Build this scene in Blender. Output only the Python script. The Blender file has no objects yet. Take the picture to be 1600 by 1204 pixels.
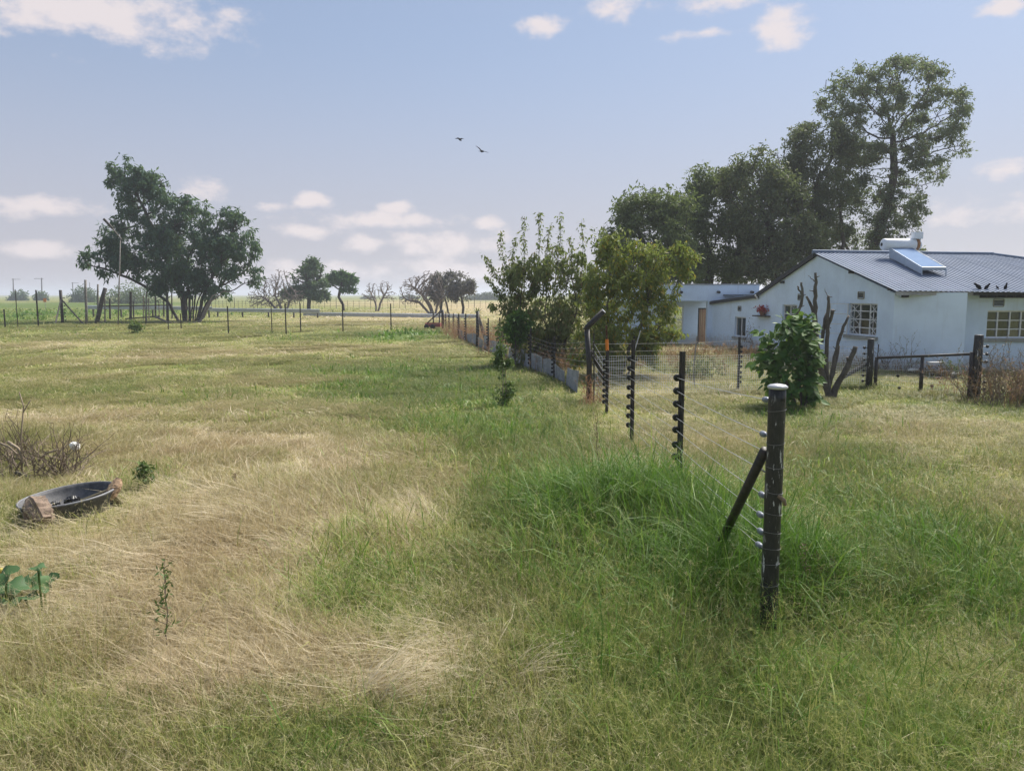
import bpy, math, random
import numpy as np
from mathutils import Vector, Matrix

R = math.radians
random.seed(7)
rng = np.random.default_rng(7)
scene = bpy.context.scene
C = scene.collection

# ------------------------------------------------------------------ camera
F_PX, CX, CY = 1203.0, 800.0, 602.0          # focal length and centre of the 1600 x 1204 photograph
CAM_H = 2.4
PITCH = math.atan(142 / F_PX)
cam_d = bpy.data.cameras.new('camera')
cam_d.sensor_width = 36.0
cam_d.lens = 36.0 * F_PX / 1600.0
cam_d.clip_end = 6000
cam_d.clip_start = 0.05
cam = bpy.data.objects.new('camera', cam_d)
C.objects.link(cam)
cam.location = (0, 0, CAM_H)
cam.rotation_euler = (math.pi / 2 - PITCH, 0, 0)
scene.camera = cam

# ------------------------------------------------------------------ world, sun, exposure
SUN_EL, SUN_AZ = R(50), R(42)                # azimuth measured from +Y (view direction) towards +X
SKY_STRENGTH = 0.05
SUN_STRENGTH = 3.1
SUN_ANGLE = R(22)
EXPOSURE = 1.36
HAZE = 0.0007
scene.cycles.volume_bounces = 0
scene.view_settings.view_transform = 'Standard'
scene.view_settings.look = 'None'
scene.view_settings.gamma = 1.0
scene.view_settings.exposure = EXPOSURE
scene.view_settings.use_curve_mapping = False
scene.cycles.use_denoising = True
scene.cycles.max_bounces = 6
scene.cycles.diffuse_bounces = 3
scene.cycles.glossy_bounces = 2
scene.cycles.transmission_bounces = 4
scene.cycles.transparent_max_bounces = 8
scene.cycles.use_adaptive_sampling = True
scene.cycles.adaptive_threshold = 0.02
scene.cycles.caustics_reflective = False
scene.cycles.caustics_refractive = False

sun_d = bpy.data.lights.new('sun', 'SUN')
sun_d.energy = SUN_STRENGTH
sun_d.angle = SUN_ANGLE
sun_d.color = (1.0, 0.94, 0.85)
sun = bpy.data.objects.new('sun', sun_d)
C.objects.link(sun)
sdir = Vector((math.sin(SUN_AZ) * math.cos(SUN_EL), math.cos(SUN_AZ) * math.cos(SUN_EL), math.sin(SUN_EL)))
sun.rotation_euler = (-sdir).to_track_quat('-Z', 'Y').to_euler()

world = bpy.data.worlds.new('World')
scene.world = world
world.use_nodes = True
wt = world.node_tree
for n in list(wt.nodes):
    wt.nodes.remove(n)


class NT:
    """short-hand for building node trees"""
    def __init__(self, tree):
        self.t = tree

    def n(self, kind, **kw):
        nd = self.t.nodes.new(kind)
        for k, v in kw.items():
            setattr(nd, k, v)
        return nd

    def l(self, a, b):
        self.t.links.new(a, b)

    def put(self, sock, v):
        if isinstance(v, bpy.types.NodeSocket):
            self.l(v, sock)
        else:
            sock.default_value = v

    def m(self, op, a, b=0.0, c=None, clamp=False):
        nd = self.n('ShaderNodeMath', operation=op, use_clamp=clamp)
        self.put(nd.inputs[0], a)
        self.put(nd.inputs[1], b)
        if c is not None:
            self.put(nd.inputs[2], c)
        return nd.outputs[0]

    def mix(self, f, a, b, blend='MIX'):
        nd = self.n('ShaderNodeMix', data_type='RGBA', blend_type=blend)
        self.put(nd.inputs[0], f)
        self.put(nd.inputs[6], a if isinstance(a, bpy.types.NodeSocket) else (*a, 1) if len(a) == 3 else a)
        self.put(nd.inputs[7], b if isinstance(b, bpy.types.NodeSocket) else (*b, 1) if len(b) == 3 else b)
        return nd.outputs[2]

    def noise(self, scale, detail=4, rough=0.55, vec=None, dist=0.0):
        nd = self.n('ShaderNodeTexNoise')
        nd.inputs['Scale'].default_value = scale
        nd.inputs['Detail'].default_value = detail
        nd.inputs['Roughness'].default_value = rough
        nd.inputs['Distortion'].default_value = dist
        if vec is not None:
            self.l(vec, nd.inputs['Vector'])
        return nd.outputs['Fac']

    def ramp(self, f, lo, hi, a=0.0, b=1.0):
        nd = self.n('ShaderNodeMapRange', interpolation_type='SMOOTHSTEP')
        self.put(nd.inputs[0], f)
        nd.inputs[1].default_value = lo
        nd.inputs[2].default_value = hi
        nd.inputs[3].default_value = a
        nd.inputs[4].default_value = b
        return nd.outputs[0]


def px_dir(x, y):
    """world direction of a point of the photograph"""
    c, s = math.cos(PITCH), math.sin(PITCH)
    a, b = (x - CX) / F_PX, (CY - y) / F_PX
    return Vector((a, c + b * s, -s + b * c))


def sky_world():
    w = NT(wt)
    sky = w.n('ShaderNodeTexSky', sky_type='NISHITA')
    sky.sun_disc = False
    sky.sun_elevation = SUN_EL
    sky.sun_rotation = SUN_AZ
    sky.altitude = 1500
    sky.air_density = 1.0
    sky.dust_density = 3.2
    sky.ozone_density = 2.0
    tc = w.n('ShaderNodeTexCoord')
    sep = w.n('ShaderNodeSeparateXYZ')
    w.l(tc.outputs['Generated'], sep.inputs[0])
    X, Y, Z = sep.outputs
    az = w.m('ARCTAN2', X, Y)
    el = w.m('ARCSINE', Z)
    comb = w.n('ShaderNodeCombineXYZ')
    w.l(az, comb.inputs[0]); w.l(el, comb.inputs[1])
    mp = w.n('ShaderNodeVectorMath', operation='MULTIPLY')
    w.l(comb.outputs[0], mp.inputs[0]); mp.inputs[1].default_value = (1, 1.7, 1)
    nz = w.n('ShaderNodeTexNoise', noise_dimensions='2D')
    nz.inputs['Scale'].default_value = 17.0
    nz.inputs['Detail'].default_value = 5.0
    nz.inputs['Roughness'].default_value = 0.62
    w.l(mp.outputs[0], nz.inputs['Vector'])
    nz = nz.outputs['Fac']
    clouds = []
    for (x, y, rx, ry, a) in [
            (150, 14, 170, 40, .85), (300, 40, 58, 20, .7), (40, 20, 70, 34, .5),
            (72, 322, 72, 15, .75), (70, 390, 70, 12, .35), (322, 298, 40, 18, .35),
            (490, 312, 36, 12, .9), (425, 321, 30, 8, .6), (618, 325, 28, 10, 1), (660, 346, 75, 14, .8), (756, 350, 24, 11, .95),
            (480, 363, 40, 12, .75), (578, 383, 36, 15, .9), (690, 380, 120, 24, .6), (580, 342, 100, 15, .55),
            (690, 425, 150, 22, .6), (470, 420, 110, 18, .45), (250, 425, 120, 14, .35), (1250, 430, 200, 20, .3), (846, 40, 36, 17, .8), (1219, 48, 44, 24, .95), (955, 12, 44, 20, .75), (1100, 6, 80, 15, .85),
            (1100, 53, 60, 8, .5), (1578, 9, 40, 12, .8), (1570, 268, 60, 13, .5), (1500, 330, 120, 20, .25)]:
        d = px_dir(x, y).normalized()
        clouds.append((math.atan2(d.x, d.y), math.asin(d.z), rx / F_PX, ry / F_PX, a))
    rr = random.Random(3)
    for k in range(7):      # the same kind of clouds all round
        clouds.append((rr.choice((-1, 1)) * rr.uniform(0.75, 3.0), rr.uniform(.06, .75), rr.uniform(.04, .15), rr.uniform(.012, .035), rr.uniform(.4, .9)))
    total = None
    for (a0, e0, ra, re, amp) in clouds:
        v = w.n('ShaderNodeVectorMath', operation='MULTIPLY_ADD')
        w.l(comb.outputs[0], v.inputs[0])
        v.inputs[1].default_value = (1 / ra, 1 / re, 0)
        v.inputs[2].default_value = (-a0 / ra, -e0 / re, 1 - amp)
        q = w.n('ShaderNodeVectorMath', operation='LENGTH')
        w.l(v.outputs[0], q.inputs[0])
        total = q.outputs['Value'] if total is None else w.m('MINIMUM', total, q.outputs['Value'])
    total = w.m('SUBTRACT', w.m('MULTIPLY_ADD', nz, 2.6, -0.45), total)
    total = w.ramp(total, -0.4, 0.65, 0.0, 0.92)
    base = w.mix(0.5, sky.outputs[0], (3.4, 4.05, 5.25))
    haze = w.ramp(el, 0.34, -0.01, 0.0, 0.85)
    base = w.mix(haze, base, (4.25, 4.0, 4.45))
    col = w.mix(total, base, (6.6, 6.0, 6.05))
    bg = w.n('ShaderNodeBackground')
    w.l(col, bg.inputs[0])
    bg.inputs[1].default_value = SKY_STRENGTH
    out = w.n('ShaderNodeOutputWorld')
    w.l(bg.outputs[0], out.inputs[0])


sky_world()
world.cycles.sampling_method = 'NONE'      # a smooth sky: found well enough by the bounced rays


# ------------------------------------------------------------------ measuring helpers
def G(x, y, z=0.0):
    """the ground point seen at pixel x, y of the photograph"""
    d = px_dir(x, y)
    t = (z - CAM_H) / d.z
    return Vector((d.x * t, d.y * t, z))


def P(x, y, Y):
    """the point at distance Y seen at pixel x, y"""
    d = px_dir(x, y)
    t = Y / d.y
    return Vector((d.x * t, Y, CAM_H + d.z * t))


def mpp(Y):
    """metres for one pixel of the photograph at distance Y"""
    return Y / F_PX


# ------------------------------------------------------------------ materials
MATS = {}


def new_mat(name):
    m = bpy.data.materials.new(name)
    m.use_nodes = True
    t = m.node_tree
    for n in list(t.nodes):
        t.nodes.remove(n)
    w = NT(t)
    out = w.n('ShaderNodeOutputMaterial')
    MATS[name] = m
    return m, w, out


def plain(name, col, rough=0.7, metal=0.0, var=0.25, scale=6.0, col2=None, bump=0.0, bscale=40.0, spec=0.4):
    m, w, out = new_mat(name)
    tc = w.n('ShaderNodeTexCoord')
    b = w.n('ShaderNodeBsdfPrincipled')
    f = w.noise(scale, 6, 0.6, tc.outputs['Object'])
    f2 = w.noise(scale * 7, 4, 0.6, tc.outputs['Object'])
    f = w.m('ADD', w.m('MULTIPLY', f, .65), w.m('MULTIPLY', f2, .35))
    f = w.ramp(f, 0.35, 0.65)
    c2 = col2 if col2 else tuple(c * (1 - var) for c in col)
    w.l(w.mix(f, col, c2), b.inputs['Base Color'])
    b.inputs['Roughness'].default_value = rough
    b.inputs['Metallic'].default_value = metal
    b.inputs['Specular IOR Level'].default_value = spec
    if bump:
        bp = w.n('ShaderNodeBump')
        bp.inputs['Strength'].default_value = bump
        bp.inputs['Distance'].default_value = 0.01
        w.l(w.noise(bscale, 5, 0.6, tc.outputs['Object']), bp.inputs['Height'])
        w.l(bp.outputs[0], b.inputs['Normal'])
    w.l(b.outputs[0], out.inputs[0])
    return m


def leaf_mat(name, a, b2, trans=0.35, third=None):
    """two-sided leaf: colour varies from leaf to leaf by the attribute 'tint'"""
    m, w, out = new_mat(name)
    at = w.n('ShaderNodeAttribute', attribute_name='tint')
    s = w.n('ShaderNodeSeparateColor')
    w.l(at.outputs['Color'], s.inputs[0])
    col = w.mix(s.outputs[0], a, b2)
    if third:
        col = w.mix(w.ramp(s.outputs[1], 0.86, 0.95), col, third)
    d = w.n('ShaderNodeBsdfPrincipled')
    w.l(col, d.inputs['Base Color'])
    d.inputs['Roughness'].default_value = 0.55
    d.inputs['Specular IOR Level'].default_value = 0.25
    tr = w.n('ShaderNodeBsdfTranslucent')
    w.l(w.mix(0.5, col, (0.16, 0.22, 0.03), 'MIX'), tr.inputs[0])
    mx = w.n('ShaderNodeMixShader')
    mx.inputs[0].default_value = trans
    w.l(d.outputs[0], mx.inputs[1]); w.l(tr.outputs[0], mx.inputs[2])
    w.l(mx.outputs[0], out.inputs[0])
    return m


def blade_mat(name, green, olive, straw, off=0.0, inst=False):
    """grass: 'blade' holds random, seed head, height and dryness of each blade; thatch tiles bring their dryness themselves"""
    m, w, out = new_mat(name)
    ab = w.n('ShaderNodeAttribute', attribute_name='blade')
    s = w.n('ShaderNodeSeparateColor')
    w.l(ab.outputs['Color'], s.inputs[0])
    dry = ab.outputs['Alpha']
    if inst:
        dry = w.n('ShaderNodeAttribute', attribute_name='dry', attribute_type='INSTANCER').outputs['Fac']
    v = w.m('ADD', dry, w.m('MULTIPLY', w.m('SUBTRACT', s.outputs[0], 0.5), 0.75))
    v = w.m('ADD', v, w.m('MULTIPLY', s.outputs[1], 0.35))
    v = w.m('ADD', v, w.m('MULTIPLY', w.m('SUBTRACT', s.outputs[2], 0.5), 0.12))
    v = w.m('ADD', v, off)
    c = w.mix(w.ramp(v, 0.0, 0.5), green, olive)
    c = w.mix(w.ramp(v, 0.45, 0.95), c, straw)
    ge = w.n('ShaderNodeNewGeometry')
    br = w.noise(0.55, 4, 0.6, ge.outputs['Position'])
    c = w.mix(w.m('MULTIPLY', w.m('MULTIPLY', w.ramp(v, 0.35, 0.7), w.ramp(br, 0.48, 0.64)), .42), c, (0.38, 0.28, 0.16))
    d = w.n('ShaderNodeBsdfPrincipled')
    w.l(c, d.inputs['Base Color'])
    d.inputs['Roughness'].default_value = 0.5
    d.inputs['Specular IOR Level'].default_value = 0.25
    tr = w.n('ShaderNodeBsdfTranslucent')
    w.l(c, tr.inputs[0])
    mx = w.n('ShaderNodeMixShader')
    mx.inputs[0].default_value = 0.4
    w.l(d.outputs[0], mx.inputs[1]); w.l(tr.outputs[0], mx.inputs[2])
    w.l(mx.outputs[0], out.inputs[0])
    return m


GREEN, OLIVE, STRAW = (0.17, 0.24, 0.05), (0.385, 0.385, 0.125), (0.57, 0.50, 0.32)
blade_mat('grass_blades', GREEN, OLIVE, STRAW)
blade_mat('lush_blades', (0.095, 0.195, 0.025), (0.22, 0.31, 0.06), (0.42, 0.42, 0.16))
blade_mat('straw_blades', (0.30, 0.30, 0.12), (0.49, 0.42, 0.25), (0.66, 0.58, 0.41))
blade_mat('thatch_blades', (0.12, 0.17, 0.04), (0.27, 0.27, 0.09), (0.47, 0.39, 0.22), inst=True)
blade_mat('weed_blades', (0.12, 0.13, 0.04), (0.23, 0.15, 0.075), (0.30, 0.17, 0.10))


def ground_mat():
    m, w, out = new_mat('ground_soil')
    at = w.n('ShaderNodeAttribute', attribute_name='dry')
    tc = w.n('ShaderNodeTexCoord')
    n1 = w.noise(1.7, 6, 0.6, tc.outputs['Object'])
    n2 = w.noise(14, 5, 0.65, tc.outputs['Object'])
    n3 = w.noise(0.05, 5, 0.6, tc.outputs['Object'])
    v = w.m('ADD', at.outputs['Fac'], w.m('MULTIPLY', w.m('SUBTRACT', n1, 0.5), 0.5))
    v = w.m('ADD', v, w.m('MULTIPLY', w.m('SUBTRACT', n2, 0.5), 0.6))
    v = w.m('ADD', v, w.m('MULTIPLY', w.m('SUBTRACT', n3, 0.5), 0.5))
    c = w.mix(w.ramp(v, 0.0, 0.5), (0.095, 0.135, 0.035), (0.20, 0.205, 0.075))
    c = w.mix(w.ramp(v, 0.45, 0.95), c, (0.36, 0.295, 0.17))
    b = w.n('ShaderNodeBsdfPrincipled')
    w.l(c, b.inputs['Base Color'])
    b.inputs['Roughness'].default_value = 0.95
    b.inputs['Specular IOR Level'].default_value = 0.05
    bp = w.n('ShaderNodeBump')
    bp.inputs['Strength'].default_value = 0.8
    bp.inputs['Distance'].default_value = 0.05
    w.l(n2, bp.inputs['Height'])
    w.l(bp.outputs[0], b.inputs['Normal'])
    w.l(b.outputs[0], out.inputs[0])


ground_mat()
plain('bark_dark', (0.075, 0.06, 0.05), 0.9, var=.45, scale=5, bump=.6)
plain('bark_grey', (0.13, 0.115, 0.10), 0.9, var=.5, scale=6, bump=.8, bscale=25)
plain('bark_bare', (0.24, 0.20, 0.185), 0.9, var=.35, scale=5)
plain('twig_brown', (0.19, 0.145, 0.11), 0.9, var=.4, scale=8)
plain('twig_pale', (0.36, 0.29, 0.21), 0.9, var=.4, scale=8)
plain('steel_black', (0.018, 0.018, 0.02), 0.5, var=.3, scale=20, col2=(0.045, 0.035, 0.03), bump=.3, bscale=80)
plain('insulator_black', (0.012, 0.012, 0.013), 0.35, var=.2)
plain('wire_steel', (0.52, 0.52, 0.52), 0.55, 0.2, var=.3)
plain('wire_dull', (0.22, 0.22, 0.22), 0.6, 0.2, var=.3)
plain('mesh_steel', (0.66, 0.67, 0.68), 0.8, 0.0, var=.25)
plain('insulator_grey', (0.22, 0.245, 0.29), 0.35, 0.0, var=.25, scale=30)
plain('cap_paint', (0.52, 0.53, 0.55), 0.35, 0.2, var=.15, scale=10)
plain('tape_orange', (0.75, 0.22, 0.03), 0.5, var=.2)
plain('rust', (0.10, 0.05, 0.03), 0.85, var=.4, scale=20)
plain('trim_dark', (0.035, 0.035, 0.04), 0.6, var=.3)
plain('fascia', (0.40, 0.40, 0.42), 0.6, var=.3, scale=2)
plain('frame_white', (0.74, 0.75, 0.76), 0.45, var=.12, scale=10)
plain('frame_green', (0.10, 0.25, 0.26), 0.5, var=.2)
plain('sill_concrete', (0.36, 0.36, 0.33), 0.85, var=.3, scale=5, bump=.3)
plain('room', (0.10, 0.12, 0.14), 0.9)
plain('curtain', (0.42, 0.31, 0.22), 0.9, var=.25)
plain('tank_white', (0.78, 0.81, 0.86), 0.35, var=.08, scale=3)
plain('tank_rust', (0.40, 0.20, 0.09), 0.7, var=.4, scale=10)
plain('panel_side', (0.42, 0.48, 0.56), 0.6, 0.1, var=.1)
plain('red_paint', (0.36, 0.05, 0.045), 0.6, var=.35, scale=4, col2=(0.20, 0.05, 0.04))
plain('rail_zinc', (0.55, 0.58, 0.63), 0.45, 0.5, var=.2, scale=3)
plain('sheet_zinc', (0.34, 0.36, 0.40), 0.6, 0.2, var=.4, scale=3)
plain('wood_grey', (0.26, 0.24, 0.22), 0.9, var=.4, scale=7, bump=.5)
plain('wood_dark', (0.085, 0.075, 0.07), 0.9, var=.4, scale=7, bump=.5)
plain('log_bark', (0.27, 0.20, 0.15), 0.95, var=.5, scale=9, bump=.9, bscale=22)
plain('log_wood', (0.40, 0.27, 0.17), 0.9, var=.4, scale=9, bump=.5)
plain('board_olive', (0.23, 0.20, 0.12), 0.85, var=.35, scale=6)
plain('tub_rubber', (0.045, 0.047, 0.052), 0.6, var=.45, scale=4, col2=(0.12, 0.12, 0.125), bump=.2)
plain('tub_rim', (0.22, 0.225, 0.24), 0.55, var=.3, scale=8)
plain('water_dark', (0.05, 0.055, 0.06), 0.15, var=.2)
plain('white_scrap', (0.75, 0.75, 0.72), 0.7, var=.15, scale=12)
plain('petal_yellow', (0.62, 0.52, 0.12), 0.6, var=.2, scale=20)
plain('petal_red', (0.45, 0.05, 0.05), 0.6, var=.4, scale=20)
plain('bird_black', (0.012, 0.012, 0.014), 0.9, spec=.05)
plain('brick_red', (0.26, 0.13, 0.09), 0.9, var=.4)
leaf_mat('leaf_left_tree', (0.038, 0.10, 0.075), (0.09, 0.165, 0.095), 0.35)
leaf_mat('leaf_far_tree', (0.065, 0.13, 0.085), (0.12, 0.19, 0.10), 0.35)
leaf_mat('leaf_umbrella', (0.05, 0.14, 0.06), (0.10, 0.22, 0.08), 0.35)
leaf_mat('leaf_purple', (0.14, 0.13, 0.145), (0.22, 0.20, 0.19), 0.25)
leaf_mat('leaf_tall', (0.11, 0.15, 0.10), (0.21, 0.245, 0.15), 0.4, (0.16, 0.11, 0.07))
leaf_mat('leaf_mass', (0.09, 0.13, 0.055), (0.20, 0.24, 0.10), 0.36)
leaf_mat('leaf_mass_dark', (0.08, 0.105, 0.06), (0.17, 0.19, 0.10), 0.36, (0.15, 0.12, 0.08))
leaf_mat('leaf_fruit', (0.135, 0.185, 0.045), (0.28, 0.31, 0.09), 0.44, (0.42, 0.30, 0.05))
leaf_mat('leaf_shoot', (0.13, 0.175, 0.065), (0.27, 0.30, 0.12), 0.42, (0.30, 0.22, 0.12))
leaf_mat('leaf_mulberry', (0.045, 0.125, 0.025), (0.125, 0.23, 0.05), 0.33)
leaf_mat('leaf_weed', (0.06, 0.12, 0.03), (0.14, 0.20, 0.07), 0.3)
leaf_mat('leaf_brown', (0.16, 0.10, 0.07), (0.28, 0.20, 0.13), 0.2)
leaf_mat('leaf_pumpkin', (0.05, 0.115, 0.045), (0.10, 0.18, 0.07), 0.25)
leaf_mat('leaf_yucca', (0.11, 0.17, 0.06), (0.22, 0.25, 0.10), 0.2)
leaf_mat('leaf_haze', (0.06, 0.09, 0.07), (0.10, 0.13, 0.09), 0.2)


def corner_post_mat():
    """black painted pole with pale flaked spots and grain"""
    m, w, out = new_mat('pole_black')
    tc = w.n('ShaderNodeTexCoord')
    mp = w.n('ShaderNodeMapping')
    mp.inputs['Scale'].default_value = (1, 1, .22)
    w.l(tc.outputs['Object'], mp.inputs[0])
    f = w.noise(26, 5, 0.65, mp.outputs[0])
    g = w.noise(90, 4, 0.6, mp.outputs[0])
    h = w.noise(4.0, 3, 0.5, tc.outputs['Object'])
    c = w.mix(w.ramp(g, 0.4, 0.7), (0.012, 0.012, 0.013), (0.028, 0.026, 0.025))
    flake = w.m('MULTIPLY', w.ramp(f, 0.585, 0.63), w.ramp(h, 0.44, 0.54))
    c = w.mix(flake, c, (0.5, 0.5, 0.5))
    b = w.n('ShaderNodeBsdfPrincipled')
    w.l(c, b.inputs['Base Color'])
    b.inputs['Roughness'].default_value = 0.5
    bp = w.n('ShaderNodeBump')
    bp.inputs['Strength'].default_value = 0.5
    bp.inputs['Distance'].default_value = 0.006
    w.l(g, bp.inputs['Height'])
    w.l(bp.outputs[0], b.inputs['Normal'])
    w.l(b.outputs[0], out.inputs[0])


def wall_mat():
    """pale blue-white limewash with rain streaks and mud splashed up along the foot"""
    m, w, out = new_mat('wall_paint')
    tc = w.n('ShaderNodeTexCoord')
    ge = w.n('ShaderNodeNewGeometry')
    sp = w.n('ShaderNodeSeparateXYZ')
    w.l(ge.outputs['Position'], sp.inputs[0])
    f = w.noise(1.1, 6, 0.65, tc.outputs['Object'])
    mp = w.n('ShaderNodeMapping')
    mp.inputs['Scale'].default_value = (3.5, 3.5, .28)
    w.l(tc.outputs['Object'], mp.inputs[0])
    st = w.noise(1.6, 5, 0.6, mp.outputs[0])
    g = w.noise(7, 5, 0.7, tc.outputs['Object'])
    c = w.mix(w.ramp(f, 0.35, 0.68), (0.71, 0.83, 0.98), (0.63, 0.74, 0.88))
    c = w.mix(w.m('MULTIPLY', w.ramp(st, 0.58, 0.72), .22), c, (0.46, 0.49, 0.53))
    low = w.m('SUBTRACT', w.m('MULTIPLY_ADD', g, 1.1, 0.0), sp.outputs['Z'])
    c = w.mix(w.m('MULTIPLY', w.ramp(low, -.15, .45), .6), c, (0.40, 0.36, 0.30))
    b = w.n('ShaderNodeBsdfPrincipled')
    w.l(c, b.inputs['Base Color'])
    b.inputs['Roughness'].default_value = 0.9
    b.inputs['Specular IOR Level'].default_value = 0.2
    bp = w.n('ShaderNodeBump')
    bp.inputs['Strength'].default_value = 0.35
    bp.inputs['Distance'].default_value = 0.01
    w.l(w.noise(18, 5, 0.6, tc.outputs['Object']), bp.inputs['Height'])
    w.l(bp.outputs[0], b.inputs['Normal'])
    w.l(b.outputs[0], out.inputs[0])


def roof_mat():
    m, w, out = new_mat('roof_zinc')
    tc = w.n('ShaderNodeTexCoord')
    oi = w.n('ShaderNodeObjectInfo')
    f = w.noise(0.8, 6, 0.65, tc.outputs['Object'])
    g = w.noise(9, 5, 0.6, tc.outputs['Object'])
    c = w.mix(w.ramp(f, 0.35, 0.65), (0.18, 0.225, 0.315), (0.145, 0.185, 0.26))
    c = w.mix(w.m('MULTIPLY', w.ramp(g, 0.58, 0.75), .35), c, (0.24, 0.20, 0.19))
    c = w.mix(w.m('MULTIPLY', oi.outputs['Random'], 0.35), c, (0.15, 0.19, 0.265))
    b = w.n('ShaderNodeBsdfPrincipled')
    w.l(c, b.inputs['Base Color'])
    b.inputs['Roughness'].default_value = 0.75
    b.inputs['Specular IOR Level'].default_value = 0.25
    w.l(b.outputs[0], out.inputs[0])


def door_mat():
    m, w, out = new_mat('door_wood')
    tc = w.n('ShaderNodeTexCoord')
    mp = w.n('ShaderNodeMapping')
    mp.inputs['Scale'].default_value = (9, 9, .7)
    w.l(tc.outputs['Object'], mp.inputs[0])
    f = w.noise(2.2, 5, 0.6, mp.outputs[0])
    c = w.mix(w.ramp(f, 0.3, 0.7), (0.34, 0.20, 0.115), (0.22, 0.125, 0.075))
    b = w.n('ShaderNodeBsdfPrincipled')
    w.l(c, b.inputs['Base Color'])
    b.inputs['Roughness'].default_value = 0.6
    w.l(b.outputs[0], out.inputs[0])


def glass_mat():
    m, w, out = new_mat('window_glass')
    gl = w.n('ShaderNodeBsdfGlossy')
    gl.inputs['Roughness'].default_value = 0.04
    tr = w.n('ShaderNodeBsdfTransparent')
    tr.inputs[0].default_value = (0.75, 0.8, 0.8, 1)
    mx = w.n('ShaderNodeMixShader')
    mx.inputs[0].default_value = 0.07
    w.l(tr.outputs[0], mx.inputs[1]); w.l(gl.outputs[0], mx.inputs[2])
    w.l(mx.outputs[0], out.inputs[0])


def solar_mat():
    m, w, out = new_mat('solar_glass')
    b = w.n('ShaderNodeBsdfDiffuse')
    tc = w.n('ShaderNodeTexCoord')
    f = w.noise(3, 4, 0.5, tc.outputs['Object'])
    w.l(w.mix(f, (0.19, 0.27, 0.42), (0.25, 0.34, 0.50)), b.inputs['Color'])
    w.l(b.outputs[0], out.inputs[0])


corner_post_mat(); wall_mat(); roof_mat(); door_mat(); glass_mat(); solar_mat()


# ------------------------------------------------------------------ mesh helpers
def perp(d):
    d = Vector(d).normalized()
    a = Vector((0, 0, 1)) if abs(d.z) < 0.9 else Vector((1, 0, 0))
    u = d.cross(a).normalized()
    return u, d.cross(u).normalized()


class MB:
    """collects shapes for one mesh object"""
    def __init__(self):
        self.v, self.f = [], []

    def add(self, vs, fs):
        o = len(self.v)
        self.v += [tuple(p) for p in vs]
        self.f += [tuple(i + o for i in q) for q in fs]
        return self

    def box(self, c, s, ex=None, ey=None, ez=None):
        """box with centre c, full sizes s and optional axes"""
        ex = Vector(ex) if ex is not None else Vector((1, 0, 0))
        ey = Vector(ey) if ey is not None else Vector((0, 1, 0))
        ez = Vector(ez) if ez is not None else Vector((0, 0, 1))
        c = Vector(c)
        vs = [c + ex * (s[0] / 2 * i) + ey * (s[1] / 2 * j) + ez * (s[2] / 2 * k) for k in (-1, 1) for j in (-1, 1) for i in (-1, 1)]
        return self.add(vs, [(0, 2, 3, 1), (4, 5, 7, 6), (0, 1, 5, 4), (2, 6, 7, 3), (0, 4, 6, 2), (1, 3, 7, 5)])

    def tube(self, pts, rad, n=6, cap=True):
        pts = [Vector(p) for p in pts]
        if not hasattr(rad, '__len__'):
            rad = [rad] * len(pts)
        o = len(self.v)
        u = None
        for i, p in enumerate(pts):
            d = (pts[min(i + 1, len(pts) - 1)] - pts[max(i - 1, 0)])
            if d.length < 1e-9:
                d = Vector((0, 0, 1))
            d.normalize()
            if u is None:
                u, v = perp(d)
            else:
                u = (u - d * u.dot(d))
                u = u.normalized() if u.length > 1e-6 else perp(d)[0]
                v = d.cross(u)
            for k in range(n):
                a = 2 * math.pi * k / n
                self.v.append(tuple(p + (u * math.cos(a) + v * math.sin(a)) * rad[i]))
        for i in range(len(pts) - 1):
            for k in range(n):
                a, b = o + i * n + k, o + i * n + (k + 1) % n
                self.f.append((a, b, b + n, a + n))
        if cap:
            self.f.append(tuple(o + k for k in range(n))[::-1])
            self.f.append(tuple(o + (len(pts) - 1) * n + k for k in range(n)))
        return self

    def lathe(self, base, axis, prof, n=16):
        """prof: (distance along the axis, radius)"""
        axis = Vector(axis).normalized()
        u, v = perp(axis)
        base = Vector(base)
        o = len(self.v)
        for (h, r) in prof:
            for k in range(n):
                a = 2 * math.pi * k / n
                self.v.append(tuple(base + axis * h + (u * math.cos(a) + v * math.sin(a)) * r))
        for i in range(len(prof) - 1):
            for k in range(n):
                a, b = o + i * n + k, o + i * n + (k + 1) % n
                self.f.append((a, b, b + n, a + n))
        self.f.append(tuple(o + k for k in range(n))[::-1])
        self.f.append(tuple(o + (len(prof) - 1) * n + k for k in range(n)))
        return self

    def build(self, name, mat, parent=None, smooth=False, origin=None):
        return mesh_obj(name, self.v, self.f, mat, parent, smooth, origin)


def link(o, parent=None):
    C.objects.link(o)
    if parent is not None:
        o.parent = parent
        o.matrix_parent_inverse = parent.matrix_basis.inverted()
    return o


def mesh_obj(name, v, f, mat, parent=None, smooth=False, origin=None):
    me = bpy.data.meshes.new(name)
    if origin is not None:
        o_ = Vector(origin)
        v = [tuple(Vector(p) - o_) for p in v]
    me.from_pydata(v, [], f)
    if smooth:
        me.polygons.foreach_set('use_smooth', [True] * len(me.polygons))
    me.materials.append(MATS[mat] if isinstance(mat, str) else mat)
    me.update()
    o = bpy.data.objects.new(name, me)
    if origin is not None:
        o.location = origin
    return link(o, parent)


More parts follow.
